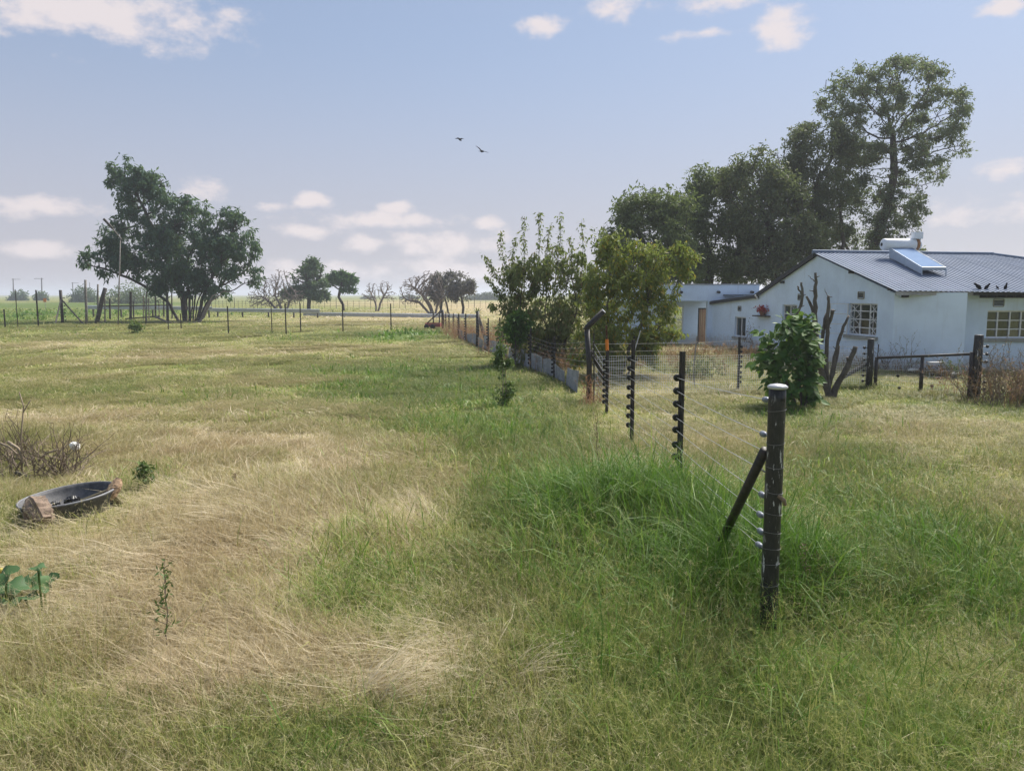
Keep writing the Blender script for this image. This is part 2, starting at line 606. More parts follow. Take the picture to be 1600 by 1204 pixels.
def np_mesh(name, verts, tris, mat, parent=None, attr=None, smooth=False, do_link=True):
    """fast mesh from arrays: verts (n,3), tris (m,3); attr: {name: (n,3 or 4) colours or (n,) floats}"""
    me = bpy.data.meshes.new(name)
    n, m = len(verts), len(tris)
    me.vertices.add(n)
    me.vertices.foreach_set('co', np.asarray(verts, np.float32).ravel())
    me.loops.add(m * 3)
    me.loops.foreach_set('vertex_index', np.asarray(tris, np.int32).ravel())
    me.polygons.add(m)
    me.polygons.foreach_set('loop_start', np.arange(0, m * 3, 3, dtype=np.int32))
    me.polygons.foreach_set('loop_total', np.full(m, 3, np.int32))
    if smooth:
        me.polygons.foreach_set('use_smooth', np.ones(m, bool))
    for k, a in (attr or {}).items():
        a = np.asarray(a, np.float32)
        if a.ndim == 1:
            at = me.attributes.new(k, 'FLOAT', 'POINT')
            at.data.foreach_set('value', a)
        else:
            if a.shape[1] == 3:
                a = np.concatenate([a, np.ones((n, 1), np.float32)], 1)
            at = me.attributes.new(k, 'FLOAT_COLOR', 'POINT')
            at.data.foreach_set('color', a.ravel())
    me.update(calc_edges=True)
    me.validate()
    me.materials.append(MATS[mat] if isinstance(mat, str) else mat)
    o = bpy.data.objects.new(name, me)
    if do_link:
        link(o, parent)
    return o


def empty(name, loc, label=None, cat=None, group=None):
    o = bpy.data.objects.new(name, None)
    o.empty_display_size = 0.2
    o.location = loc
    C.objects.link(o)
    return tag(o, label, cat, group)


def tag(o, label=None, cat=None, group=None, kind=None):
    if label: o['label'] = label
    if cat: o['category'] = cat
    if group: o['group'] = group
    if kind: o['kind'] = kind
    return o


# ------------------------------------------------------------------ the lie of the land
def smooth_noise(x, y, seed=0):
    """cheap smooth noise about -1..1 from rotated sines"""
    r = np.random.default_rng(seed)
    s = np.zeros_like(x, dtype=float)
    for k in range(7):
        a = r.uniform(0, 6.283); f = 2 ** r.uniform(-1.2, 1.2); ph = r.uniform(0, 6.283)
        s = s + np.sin((x * math.cos(a) + y * math.sin(a)) * f + ph + 1.3 * np.sin((y * math.cos(a) - x * math.sin(a)) * f * .6 + ph * 2))
    return s / 3.4


LUSH = (G(1010, 835).x, G(1010, 835).y)


def hgt(x, y):
    x, y = np.asarray(x, float), np.asarray(y, float)
    r = np.hypot(x, y)
    lump = .30 * np.exp(-((x - LUSH[0] - 1.0) / .55) ** 2 - ((y - 6.05) / .5) ** 2) + .26 * np.exp(-((x - LUSH[0]) / 1.0) ** 2 - ((y - LUSH[1]) / .75) ** 2)      # hummock under the lush grass
    return (0.045 * smooth_noise(x * .55, y * .55, 5) + .03 * smooth_noise(x * 1.7, y * 1.7, 6)) * np.clip(1.4 - r / 60, 0, 1) + lump


# measured patches: centre x, y and radii on the photograph, then change of dryness, of height, of lushness
PATCH = [
    # dry ground
    (120, 655, 330, 38, .42, -.15, 0), (420, 700, 300, 45, .42, -.2, 0), (560, 735, 110, 45, .45, .15, 0),
    (330, 800, 250, 60, .48, -.1, 0), (300, 900, 300, 70, .48, 0, 0), (90, 990, 250, 70, .42, -.05, 0), (380, 1010, 200, 80, .45, 0, 0),
    (700, 770, 60, 60, .38, 0, 0), (640, 840, 60, 60, .25, 0, 0), (1120, 500, 200, 12, .2, 0, 0),
    (620, 1075, 130, 55, .40, 0, 0), (790, 1130, 90, 70, .42, -.05, 0), (770, 1000, 80, 70, .30, 0, 0), (840, 1190, 90, 40, .35, 0, 0),
    (340, 1075, 260, 40, .32, 0, 0), (480, 820, 90, 40, .35, 0, 0),
    (200, 560, 260, 18, .22, -.2, 0), (560, 545, 200, 12, .2, -.1, 0), (130, 540, 200, 10, .25, -.2, 0), (350, 600, 130, 14, .22, -.1, 0),
    (1000, 600, 90, 40, .20, .2, 0), (1080, 680, 90, 50, .12, .15, 0), (880, 640, 60, 40, .12, .1, 0),
    (1480, 610, 140, 20, .16, -.1, 0), (1500, 660, 110, 25, .12, -.25, 0), (1430, 570, 130, 14, .2, .1, 0),
    (1540, 780, 100, 70, .20, -.15, 0), (1420, 680, 100, 40, .1, -.1, 0), (1120, 545, 120, 18, .3, .4, 0),
    # far fields
    (620, 472, 260, 5, .4, 0, 0), (560, 498, 240, 8, .22, -.1, 0), (760, 480, 120, 8, .45, 0, 0),
    # green
    (1118, 912, 75, 40, -.35, 1.2, 1.0), (1130, 865, 70, 45, -.35, .8, 1.0), (1000, 800, 120, 40, -.2, .5, .6),
    (1040, 820, 170, 65, -.45, .75, 1.0), (900, 830, 100, 50, -.28, .35, .55), (1130, 900, 110, 60, -.30, .35, .6),
    (1300, 800, 120, 90, -.32, .25, .45), (1270, 910, 110, 60, -.35, .3, .5), (1420, 900, 160, 90, -.25, .15, .3), (1010, 940, 150, 60, -.22, .2, .3),
    (1250, 1080, 330, 110, -.12, .15, .1), (1000, 1050, 150, 60, -.12, .1, .1), (1200, 985, 45, 30, -.1, -.5, 0), (1400, 740, 130, 50, -.15, 0, .1), (1540, 960, 120, 120, -.14, .1, .1),
    (600, 890, 150, 75, -.36, .3, .35), (560, 950, 130, 40, -.15, .2, .1), (850, 900, 80, 40, -.2, .2, .3), (880, 1000, 90, 50, -.12, .1, 0),
    (560, 620, 210, 32, -.28, .15, .3), (680, 580, 180, 24, -.24, .05, .2), (720, 690, 120, 60, -.24, .1, .15), (860, 690, 90, 50, -.12, .1, .1), (800, 760, 90, 40, -.22, .2, .2),
    (660, 524, 50, 8, -.6, .4, 1.1), (820, 625, 70, 25, -.2, .1, .1), (540, 527, 110, 8, -.15, .1, .1),
    (240, 1180, 420, 45, -.20, .15, 0), (560, 1170, 180, 50, -.32, .15, .2), (60, 1160, 150, 60, -.05, .2, 0),
    (120, 612, 130, 12, -.15, 0, 0), (190, 545, 70, 6, -.2, 0, 0), (30, 800, 80, 40, -.15, .05, 0), (200, 840, 60, 20, -.15, 0, 0),
    (215, 745, 45, 25, -.35, .1, .2), (60, 930, 90, 40, -.2, .05, 0),
    (120, 490, 240, 12, -.38, .3, .3), (120, 476, 260, 6, -.45, .3, .4),
    (1240, 640, 70, 20, -.3, .2, .4), (1570, 620, 70, 20, -.25, .3, .2), (1290, 700, 80, 40, -.1, .05, .1),
]


def conv_patches():
    out = []
    for (cx, cy, rx, ry, a, b, c) in PATCH:
        g = G(cx, cy)
        top, bot = G(cx, max(cy - ry, 464.5)).y, G(cx, cy + ry).y
        yc, rY = (top + bot) / 2, (top - bot) / 2
        if cy < 510:
            yc, rY = g.y, (top - bot) / 2
        out.append((g.x * yc / g.y, yc, rx * mpp(yc), max(rY, .2), a, b, c))
    return out


PW = conv_patches()


def fields(x, y):
    """dryness, height factor and lushness of the grass at ground points"""
    x, y = np.asarray(x, float), np.asarray(y, float)
    sc = np.clip(np.hypot(x, y) / 6, .6, 12)
    wx = x + .35 * sc * smooth_noise(x / sc * 1.2, y / sc * 1.2, 11) * .5
    wy = y + .35 * sc * smooth_noise(x / sc * 1.2, y / sc * 1.2, 12) * .7
    dry = np.where(y > 13, .35, .41); h = np.ones_like(x); lush = np.zeros_like(x)
    for (cx, cy, rx, ry, a, b, c) in PW:
        g = np.exp(-(((wx - cx) / rx) ** 2 + ((wy - cy) / ry) ** 2) * 1.1)
        dry += 1.2 * a * g; h += b * g; lush += c * g
    n1 = smooth_noise(x * 1.1, y * 1.1, 21); n2 = smooth_noise(x * 3.2, y * 3.2, 22)
    near = np.clip(1.5 - y / 30, .4, 1)
    dry += (.20 * n1 + .13 * n2) * near
    h += .26 * smooth_noise(x * 1.6, y * 1.6, 23) - .22 * n1 * near
    far = np.clip((y - 90) / 60, 0, 1)
    return np.clip(dry, -.15, 1.1), np.clip(h, .35, 2.4), np.clip(lush, 0, 1.2)


def build_ground():
    nr, na = 150, 160
    rad = np.concatenate([[0.0], np.geomspace(0.6, 4500, nr)])
    # half of the rays inside the view sector
    a_front = np.linspace(-0.7, 0.7, na)
    a_back = np.linspace(0.7, 2 * math.pi - 0.7, 50)[1:-1]
    ang = np.concatenate([a_front, a_back])
    n = len(ang)
    A, Rr = np.meshgrid(ang, rad)
    X, Y = Rr * np.sin(A), Rr * np.cos(A)
    Z = hgt(X, Y)
    d, _, _ = fields(X.ravel(), Y.ravel())
    V = np.stack([X.ravel(), Y.ravel(), Z.ravel()], 1)
    i, j = np.meshgrid(np.arange(len(rad) - 1), np.arange(n), indexing='ij')
    a = i * n + j; b = i * n + (j + 1) % n
    T = np.concatenate([np.stack([a, b, b + n], -1).reshape(-1, 3), np.stack([a, b + n, a + n], -1).reshape(-1, 3)])
    T = T[:, ::-1]
    o = np_mesh('ground', V, T, 'ground_soil', attr={'dry': d}, smooth=True)
    tag(o, 'dry grassy farm ground reaching to the horizon', kind='structure')


build_ground()


# ------------------------------------------------------------------ grass
def blade_mesh(x, y, az, L, a0, k, w, dry, K, r, z0=None):
    """curved tapering blades rooted at x, y -> verts, tris, attribute, tips, tip directions"""
    n = len(x)
    pos = np.stack([x, y, (hgt(x, y) if z0 is None else z0) - .015], 1)
    zb = pos[:, 2].copy()
    side = np.stack([-np.sin(az), np.cos(az), np.zeros(n)], 1)
    tw = r.uniform(-.9, .9, n)
    sv = side * np.cos(tw)[:, None] + np.array([0, 0, 1.0]) * np.sin(tw * .6)[:, None]
    wob = r.normal(0, .28, (K + 1, n))
    rnd = r.random(n)
    V = []
    ts = np.linspace(0, 1, K + 1)
    for j, t in enumerate(ts):
        if j > 0:
            ang = a0 + k * (t - .5 / K)
            sw = az + wob[j] * t
            pos = pos + np.stack([np.cos(sw) * np.sin(ang), np.sin(sw) * np.sin(ang), np.cos(ang)], 1) * (L / K)[:, None]
            pos[:, 2] = np.maximum(pos[:, 2], zb + .012 + .05 * rnd)
        ww = (w * (1 - t ** 1.7) * .5)[:, None]
        V += [pos - sv * ww, pos + sv * ww] if j < K else [pos]
    V = np.stack(V, 1)
    nv = 2 * K + 1
    tr = []
    for j in range(K - 1):
        tr += [(2 * j, 2 * j + 1, 2 * j + 3), (2 * j, 2 * j + 3, 2 * j + 2)]
    tr += [(2 * K - 2, 2 * K - 1, 2 * K)]
    T = (np.arange(n)[:, None, None] * nv + np.array(tr)[None]).reshape(-1, 3)
    A = np.zeros((n, nv, 4), np.float32)
    A[:, :, 0] = rnd[:, None]; A[:, :, 2] = np.repeat(ts, 2)[:nv][None]; A[:, :, 3] = dry[:, None]
    d = V[:, -1] - (V[:, -3] + V[:, -2]) / 2
    return V.reshape(-1, 3), T, A.reshape(-1, 4), V[:, -1], d


def seed_heads(tips, dirs, per, size, wid, dry, r):
    """loose airy panicles on the ends of stems: tiny slivers"""
    n = len(tips)
    d = dirs / (np.linalg.norm(dirs, axis=1, keepdims=True) + 1e-9)
    base = np.repeat(tips, per, 0) - np.repeat(d, per, 0) * (r.random((n * per, 1)) * size * 2.2)
    out = np.repeat(d, per, 0) * .6 + r.normal(0, .75, (n * per, 3))
    out /= np.linalg.norm(out, axis=1, keepdims=True) + 1e-9
    ln = size * r.uniform(.5, 1.2, (n * per, 1))
    side = np.cross(out, r.normal(0, 1, (n * per, 3)))
    side /= np.linalg.norm(side, axis=1, keepdims=True) + 1e-9
    V = np.stack([base - side * wid, base + side * wid, base + out * ln], 1).reshape(-1, 3)
    A = np.zeros((len(V), 4), np.float32)
    A[:, 0] = .5; A[:, 1] = 1; A[:, 2] = 1; A[:, 3] = np.repeat(dry, per * 3)
    return V, np.arange(len(V)).reshape(-1, 3), A


def join(parts):
    V, T, A, o = [], [], [], 0
    for p in parts:
        V.append(p[0]); T.append(p[1] + o); A.append(p[2]); o += len(p[0])
    return np.concatenate(V), np.concatenate(T), np.concatenate(A)


def in_house(X, Y):
    """inside the walls of the house"""
    a, b = HP_C1, HP_CL
    s = (X - a.x) * (b.y - a.y) - (Y - a.y) * (b.x - a.x)
    return (s > 0) & (Y > a.y) & (Y < 46) | ((X < b.x + .2) & (X > 4.6) & (Y > b.y + .2) & (Y < 46))


# plan of the house and the tub, used to keep the grass outside
HP_C1 = Vector((P(1398, 460, 24.0).x, 24.0, 0))
HP_CL = Vector((P(1113, 460, 37.0).x, 37.0, 0))
TUB = G(112, 797)
CLEAR = [(TUB.x, TUB.y, .56)]     # spots kept free of grass: x, y, radius


def points(y0, y1, dens, r, margin=1.2, tan=0.69):
    """points over the ground the camera can see between two distances"""
    n = int(((y1 - y0) * ((y0 + y1) * tan + 2 * margin)) * dens)
    Y = np.sqrt(r.random(n) * (y1 ** 2 - y0 ** 2) + y0 ** 2)
    X = (r.random(n) * 2 - 1) * (Y * tan + margin)
    return X, Y


def clear(X, Y):
    keep = ~in_house(X, Y)
    for (cx, cy, cr) in CLEAR:
        keep &= (X - cx) ** 2 + (Y - cy) ** 2 > cr ** 2
    return keep


OUT = {'grass': [], 'tall_grass': [], 'dry_grass': [], 'field_grass': [], 'brown_weeds': []}


def zone(y0, y1, dens, per, K, wid, seed, heads=0.0, big=1.0):
    """tufted grass between two distances: dens blades a square metre in tufts of per blades"""
    r = np.random.default_rng(seed)
    tx, ty = points(y0, y1, dens / per, r)
    n = len(tx) * per
    cx, cy = np.repeat(tx, per), np.repeat(ty, per)
    th = r.random(n) * 6.283
    ro = .13 * big * np.sqrt(r.random(n)) * np.repeat(r.uniform(.5, 1.6, len(tx)), per)
    x, y = cx + ro * np.cos(th), cy + ro * np.sin(th)
    keep = clear(x, y)
    x, y, th = x[keep], y[keep], th[keep]
    thh = np.repeat(r.uniform(.55, 1.5, len(tx)), per)[keep]
    tdr = np.repeat(r.normal(0, .17, len(tx)) - .35 * (r.random(len(tx)) < .12), per)[keep]
    d, h, lu = fields(x, y)
    d = d + tdr
    n = len(x)
    ul = r.random(n)
    isl = ul < np.clip(lu * 1.0, 0, .9)
    iss = (~isl) & (r.random(n) < np.clip((d - .48) * 2.0, 0, .72))
    isf = ~(isl | iss)
    h = h * thh * (1 + (big - 1) * .25) * (1.0 if y0 < 9 else .72 if y0 < 14 else .52)
    # fine wiry grass
    q = isf
    m = int(q.sum())
    L = r.uniform(.07, .25, m) * h[q]
    az = th[q] + r.normal(0, 1.0, m)
    a = blade_mesh(x[q], y[q], az, L, np.abs(r.normal(.2, .6, m)), np.abs(r.normal(1.5, .8, m)), wid * r.uniform(.6, 1.3, m), d[q], K, r)
    OUT['grass'].append(a[:3])
    if heads:
        s = r.random(m) < heads
        ms = int(s.sum())
        b = blade_mesh(x[q][s], y[q][s], az[s], r.uniform(.16, .36, ms) * h[q][s], np.abs(r.normal(0, .4, ms)), np.abs(r.normal(.9, .5, ms)), np.full(ms, wid * .5), d[q][s] + .1, max(K - 1, 2), r)
        OUT['grass'].append(b[:3])
        OUT['grass'].append(seed_heads(b[3], b[4], 7, .034 * big, wid * .22, d[q][s], r))
    # broad arching leaves
    q = isl & (r.random(n) < .75)
    m = int(q.sum())
    L = r.uniform(.16, .46, m) * h[q] * .92
    a = blade_mesh(x[q], y[q], th[q] + r.normal(0, .6, m), L, np.abs(r.normal(.05, .32, m)), np.abs(r.normal(1.5, .6, m)), wid * 1.55 * r.uniform(.6, 1.3, m), d[q], K, r)
    OUT['tall_grass'].append(a[:3])
    # flattened straw
    q = iss
    m = int(q.sum())
    flow = 2.75 + 1.6 * smooth_noise(x[q] * .8, y[q] * .8, 31) + r.normal(0, .38, m) + np.pi * (r.random(m) < .1)
    lie = r.random(m) < .6
    L = np.where(lie, r.uniform(.22, .62, m), r.uniform(.07, .24, m)) * np.clip(h[q], .7, 1.2)
    a0 = np.where(lie, .95 + np.abs(r.normal(0, .25, m)), np.abs(r.normal(.2, .5, m)))
    az = np.where(lie, flow, r.random(m) * 6.283)
    a = blade_mesh(x[q], y[q], az, L, a0, np.abs(r.normal(.8, .4, m)), wid * .85 * r.uniform(.6, 1.3, m) * np.where(r.random(m) < .12, 1.9, 1), d[q] - .12 + np.where(r.random(m) < .15, .25, 0), K, r)
    OUT['dry_grass'].append(a[:3])


def thatch():
    """short undergrowth in wide tiles, so that little bare soil shows between the blades"""
    col = bpy.data.collections.new('thatch_tile')
    for i in range(5):
        r = np.random.default_rng(1500 + i)
        n = 2600
        rr, th = .62 * np.sqrt(r.random(n)), r.random(n) * 6.283
        V, T, A, _, _ = blade_mesh(rr * np.cos(th), rr * np.sin(th), r.random(n) * 6.283, r.uniform(.06, .24, n), np.abs(r.normal(.4, .5, n)),
                                   np.abs(r.normal(1.0, .5, n)), .006 * r.uniform(.6, 1.3, n), np.zeros(n), 2, r, z0=np.zeros(n))
        o = np_mesh('thatch_tile_%d' % i, V, T, 'thatch_blades', attr={'blade': A}, do_link=False)
        col.objects.link(o)
    r = np.random.default_rng(91)
    XS, YS, SC = [], [], []
    for (y0, y1, dens, sc) in ((2.6, 14, 1.9, 1.0), (14, 30, .8, 1.5), (30, 70, .22, 2.6)):
        X, Y = points(y0, y1, dens, r)
        k = clear(X, Y) & ~in_house(X - .6, Y + .6) & ((X - TUB.x) ** 2 + (Y - TUB.y) ** 2 > 1.0)
        XS.append(X[k]); YS.append(Y[k]); SC.append(np.full(int(k.sum()), sc))
    X, Y, SC = np.concatenate(XS), np.concatenate(YS), np.concatenate(SC)
    d, h, lu = fields(X, Y)
    scatter('grass_thatch', 'short matted undergrowth between the taller grass', col, 5, X, Y, d, SC * r.uniform(.85, 1.2, len(X)), h * r.uniform(.7, 1.1, len(X)) * np.where(SC > 1.2, .6, .9), r.random(len(X)) * 6.28, .03)


def scatter(name, label, col, n_var, X, Y, dry, sx, sz, rot, tilt=.12, seed=0):
    """one object whose tiles lie at the given points"""
    r = np.random.default_rng(seed)
    n = len(X)
    me = bpy.data.meshes.new(name)
    me.vertices.add(n)
    me.vertices.foreach_set('co', np.stack([X, Y, hgt(X, Y)], 1).astype(np.float32).ravel())
    def fa(k, v):
        at = me.attributes.new(k, 'FLOAT', 'POINT'); at.data.foreach_set('value', v.astype(np.float32))
    def va(k, v):
        at = me.attributes.new(k, 'FLOAT_VECTOR', 'POINT'); at.data.foreach_set('vector', v.astype(np.float32).ravel())
    fa('dry', dry)
    va('scl', np.stack([sx, sx, sz], 1))
    va('rot', np.stack([r.normal(0, tilt, n), r.normal(0, tilt, n), rot], 1))
    at = me.attributes.new('idx', 'INT', 'POINT'); at.data.foreach_set('value', r.integers(0, n_var, n).astype(np.int32))
    o = bpy.data.objects.new(name, me)
    C.objects.link(o)
    tag(o, label, 'grass', kind='stuff')
    t = bpy.data.node_groups.new(name + '_nodes', 'GeometryNodeTree')
    t.interface.new_socket('Geometry', in_out='INPUT', socket_type='NodeSocketGeometry')
    t.interface.new_socket('Geometry', in_out='OUTPUT', socket_type='NodeSocketGeometry')
    w = NT(t)
    gi, go = w.n('NodeGroupInput'), w.n('NodeGroupOutput')
    ci = w.n('GeometryNodeCollectionInfo')
    ci.inputs[0].default_value = col
    ci.inputs[1].default_value = True
    ci.inputs[2].default_value = True
    ip = w.n('GeometryNodeInstanceOnPoints')
    w.l(gi.outputs[0], ip.inputs['Points'])
    w.l(ci.outputs[0], ip.inputs['Instance'])
    ip.inputs['Pick Instance'].default_value = True
    def na(nm, ty):
        nd = w.n('GeometryNodeInputNamedAttribute', data_type=ty)
        nd.inputs[0].default_value = nm
        return [s for s in nd.outputs if s.enabled and s.name == 'Attribute'][0]
    w.l(na('idx', 'INT'), ip.inputs['Instance Index'])
    w.l(na('rot', 'FLOAT_VECTOR'), ip.inputs['Rotation'])
    w.l(na('scl', 'FLOAT_VECTOR'), ip.inputs['Scale'])
    w.l(ip.outputs[0], go.inputs[0])
    md = o.modifiers.new('tiles', 'NODES')
    md.node_group = t
    return o


def weeds():
    r = np.random.default_rng(77)
    def strip(ax, ay, bx, by, width, n, dry, scl, per=16):
        a, b = G(ax, ay), G(bx, by)
        t = r.random(n); o = r.normal(0, width, (n, 2))
        x, y = a.x + (b.x - a.x) * t + o[:, 0], a.y + (b.y - a.y) * t + o[:, 1]
        s = scl * r.uniform(.6, 1.2, n)
        x, y, s = np.repeat(x, per) + r.normal(0, .10, n * per), np.repeat(y, per) + r.normal(0, .10, n * per), np.repeat(s, per)
        dd = np.repeat(dry + r.normal(0, .15, n), per)
        k = clear(x, y)
        x, y, s, dd = x[k], y[k], s[k], dd[k]
        m = len(x)
        tall = r.random(m) < .45
        L = np.where(tall, r.uniform(.4, .95, m), r.uniform(.1, .4, m)) * s
        a = blade_mesh(x, y, r.random(m) * 6.28, L, np.abs(r.normal(0, .22, m)), np.abs(r.normal(.4, .3, m)), np.full(m, .013), dd, 3, r)
        OUT['brown_weeds'].append(a[:3])
        hd = seed_heads(a[3][tall], a[4][tall], 9, .10, .006, dd[tall], r)
        OUT['brown_weeds'].append(hd)
    strip(715, 522, 790, 548, .5, 130, .75, 1.25)
    strip(800, 552, 900, 585, .7, 80, .45, .9)
    strip(945, 583, 1180, 560, 1.3, 90, .30, .65)
    strip(1000, 560, 1180, 552, 1.2, 80, .20, .6)
    strip(1330, 572, 1500, 592, .3, 40, .3, .5)
    strip(1545, 622, 1620, 636, .5, 40, .35, 1.0)
    strip(700, 512, 720, 525, .5, 25, .3, .7)
    strip(927, 640, 931, 628, .15, 6, .9, .7)


def build_grass():
    zone(2.7, 6, 3000, 24, 3, .0052, 1, heads=.24)
    zone(6, 9.5, 1750, 22, 3, .0070, 2, heads=.18)
    zone(9.5, 15, 900, 18, 2, .0115, 3, heads=.06, big=1.2)
    zone(15, 24, 320, 16, 2, .020, 4, heads=.05, big=1.5)
    zone(24, 42, 90, 14, 2, .037, 5, big=2.2)
    zone(42, 75, 18, 12, 2, .075, 6, big=3.4)
    zone(75, 130, 3.5, 10, 2, .16, 7, big=5)
    weeds()
    info = {
        'grass': ('grass_blades', 'fine wiry green and yellow grass covering the paddock'),
        'tall_grass': ('lush_blades', 'lush dark green tall grass growing along the fence'),
        'dry_grass': ('straw_blades', 'flattened pale dry straw grass across the paddock'),
        'brown_weeds': ('weed_blades', 'tall dry brown weeds along fences and house')}
    for nm, (mat, lab) in info.items():
        V, T, A = join(OUT[nm])
        print('GRASS', nm, len(T))
        o = np_mesh(nm, V, T, mat, attr={'blade': A})
        tag(o, lab, 'weeds' if 'weed' in nm else 'grass', kind='stuff')
    thatch()


build_grass()


# ------------------------------------------------------------------ trees
def colonize(att, nodes, parent, step, d_inf, d_kill, iters):
    """grow branches from the given nodes towards the points att"""
    nodes = [np.array(n, float) for n in nodes]
    parent = list(parent)
    N = np.array(nodes)
    d2 = ((att[:, None] - N[None]) ** 2).sum(-1)
    near = d2.argmin(1); nd = np.sqrt(d2.min(1))
    alive = np.ones(len(att), bool)
    for it in range(iters):
        q = alive & (nd < d_inf)
        if not q.any():
            break
        idx = near[q]
        v = att[q] - N[idx]
        v /= np.linalg.norm(v, axis=1, keepdims=True) + 1e-9
        tips = np.unique(idx)
        acc = np.zeros((len(N), 3))
        np.add.at(acc, idx, v)
        dv = acc[tips]
        ln = np.linalg.norm(dv, axis=1, keepdims=True)
        dv = dv / (ln + 1e-9) + rng.normal(0, .12, dv.shape)
        dv /= np.linalg.norm(dv, axis=1, keepdims=True) + 1e-9
        new = N[tips] + dv * step
        # leave out those that would grow onto an existing node
        dn = ((new[:, None] - N[None]) ** 2).sum(-1).min(1) if len(N) < 6000 else np.full(len(new), 9.)
        ok = dn > (step * .35) ** 2
        if not ok.any():
            break
        new, tp = new[ok], tips[ok]
        base = len(N)
        N = np.concatenate([N, new])
        parent += [int(t) for t in tp]
        dd = np.sqrt(((att[:, None] - new[None]) ** 2).sum(-1))
        bi, bd = dd.argmin(1), dd.min(1)
        upd = bd < nd
        near = np.where(upd, base + bi, near); nd = np.where(upd, bd, nd)
        alive &= nd > d_kill
    return N, parent


def radii(N, parent, tip, power=2.3, cap=None):
    n = len(N)
    kids = [[] for _ in range(n)]
    for i, p in enumerate(parent):
        if p >= 0:
            kids[p].append(i)
    r = np.zeros(n)
    for i in range(n - 1, -1, -1):
        r[i] = max(tip, sum(r[k] ** power for k in kids[i]) ** (1 / power)) if kids[i] else tip
        if parent[i] >= 0 and cap:
            r[i] = min(r[i], cap)
    return r, kids


def branch_mesh(N, parent, kids, r, sides=5):
    mb = MB()
    starts = [i for i, p in enumerate(parent) if p < 0]
    stack = [(None, s) for s in starts]
    while stack:
        pre, i = stack.pop()
        chain = [] if pre is None else [pre]
        rad = [] if pre is None else [min(r[pre], r[i] * 1.15)]
        while True:
            chain.append(i); rad.append(r[i])
            if not kids[i]:
                break
            ks = sorted(kids[i], key=lambda k: -r[k])
            for k in ks[1:]:
                stack.append((i, k))
            i = ks[0]
        if len(chain) > 1:
            pts = [N[c] for c in chain]
            mb.tube(pts, rad, sides if max(rad) > .03 else 3, cap=False)
    return mb


def leaf_mesh(pos, dirs, L, W, r, tint=None):
    """kite shaped leaves slightly folded along the middle: pos, dirs (n,3)"""
    n = len(pos)
    d = dirs / (np.linalg.norm(dirs, axis=1, keepdims=True) + 1e-9)
    s = np.cross(d, r.normal(0, 1, (n, 3)))
    s /= np.linalg.norm(s, axis=1, keepdims=True) + 1e-9
    up = np.cross(s, d)
    L = np.asarray(L).reshape(-1, 1); W = np.asarray(W).reshape(-1, 1)
    mid = pos + d * L * .45
    V = np.stack([pos, mid + s * W * .5 + up * W * .15, pos + d * L, mid - s * W * .5 + up * W * .15], 1).reshape(-1, 3)
    b = np.arange(n)[:, None] * 4
    T = np.concatenate([b + np.array([0, 1, 2]), b + np.array([0, 2, 3])])
    t = r.random((n, 2)) if tint is None else tint
    A = np.zeros((n, 4, 3), np.float32)
    A[:, :, :2] = t[:, None]
    return V, T, A.reshape(-1, 3)


def blob_points(blobs, Y, dens, r, depth=1.0, shell=0.0, ymul=None):
    """points inside ellipsoids measured on the photograph, at distance Y"""
    out = []
    for bl in blobs:
        bx, by, rx, ry = bl[:4]
        yo = bl[4] if len(bl) > 4 else 0.0
        c = P(bx, by, Y + yo)
        s = mpp(Y)
        n = max(6, int(dens * (rx * ry * rx) ** (2 / 3.0) / 400))
        v = r.normal(0, 1, (n, 3)); v /= np.linalg.norm(v, axis=1, keepdims=True)
        u = r.random((n, 1)) ** (1 / 3.0)
        u = shell + (1 - shell) * u
        out.append(np.array(c) + v * u * np.array([rx * s, min(rx, ry * 1.8) * s * depth, ry * s]))
    return np.concatenate(out)


TRIS = [0]


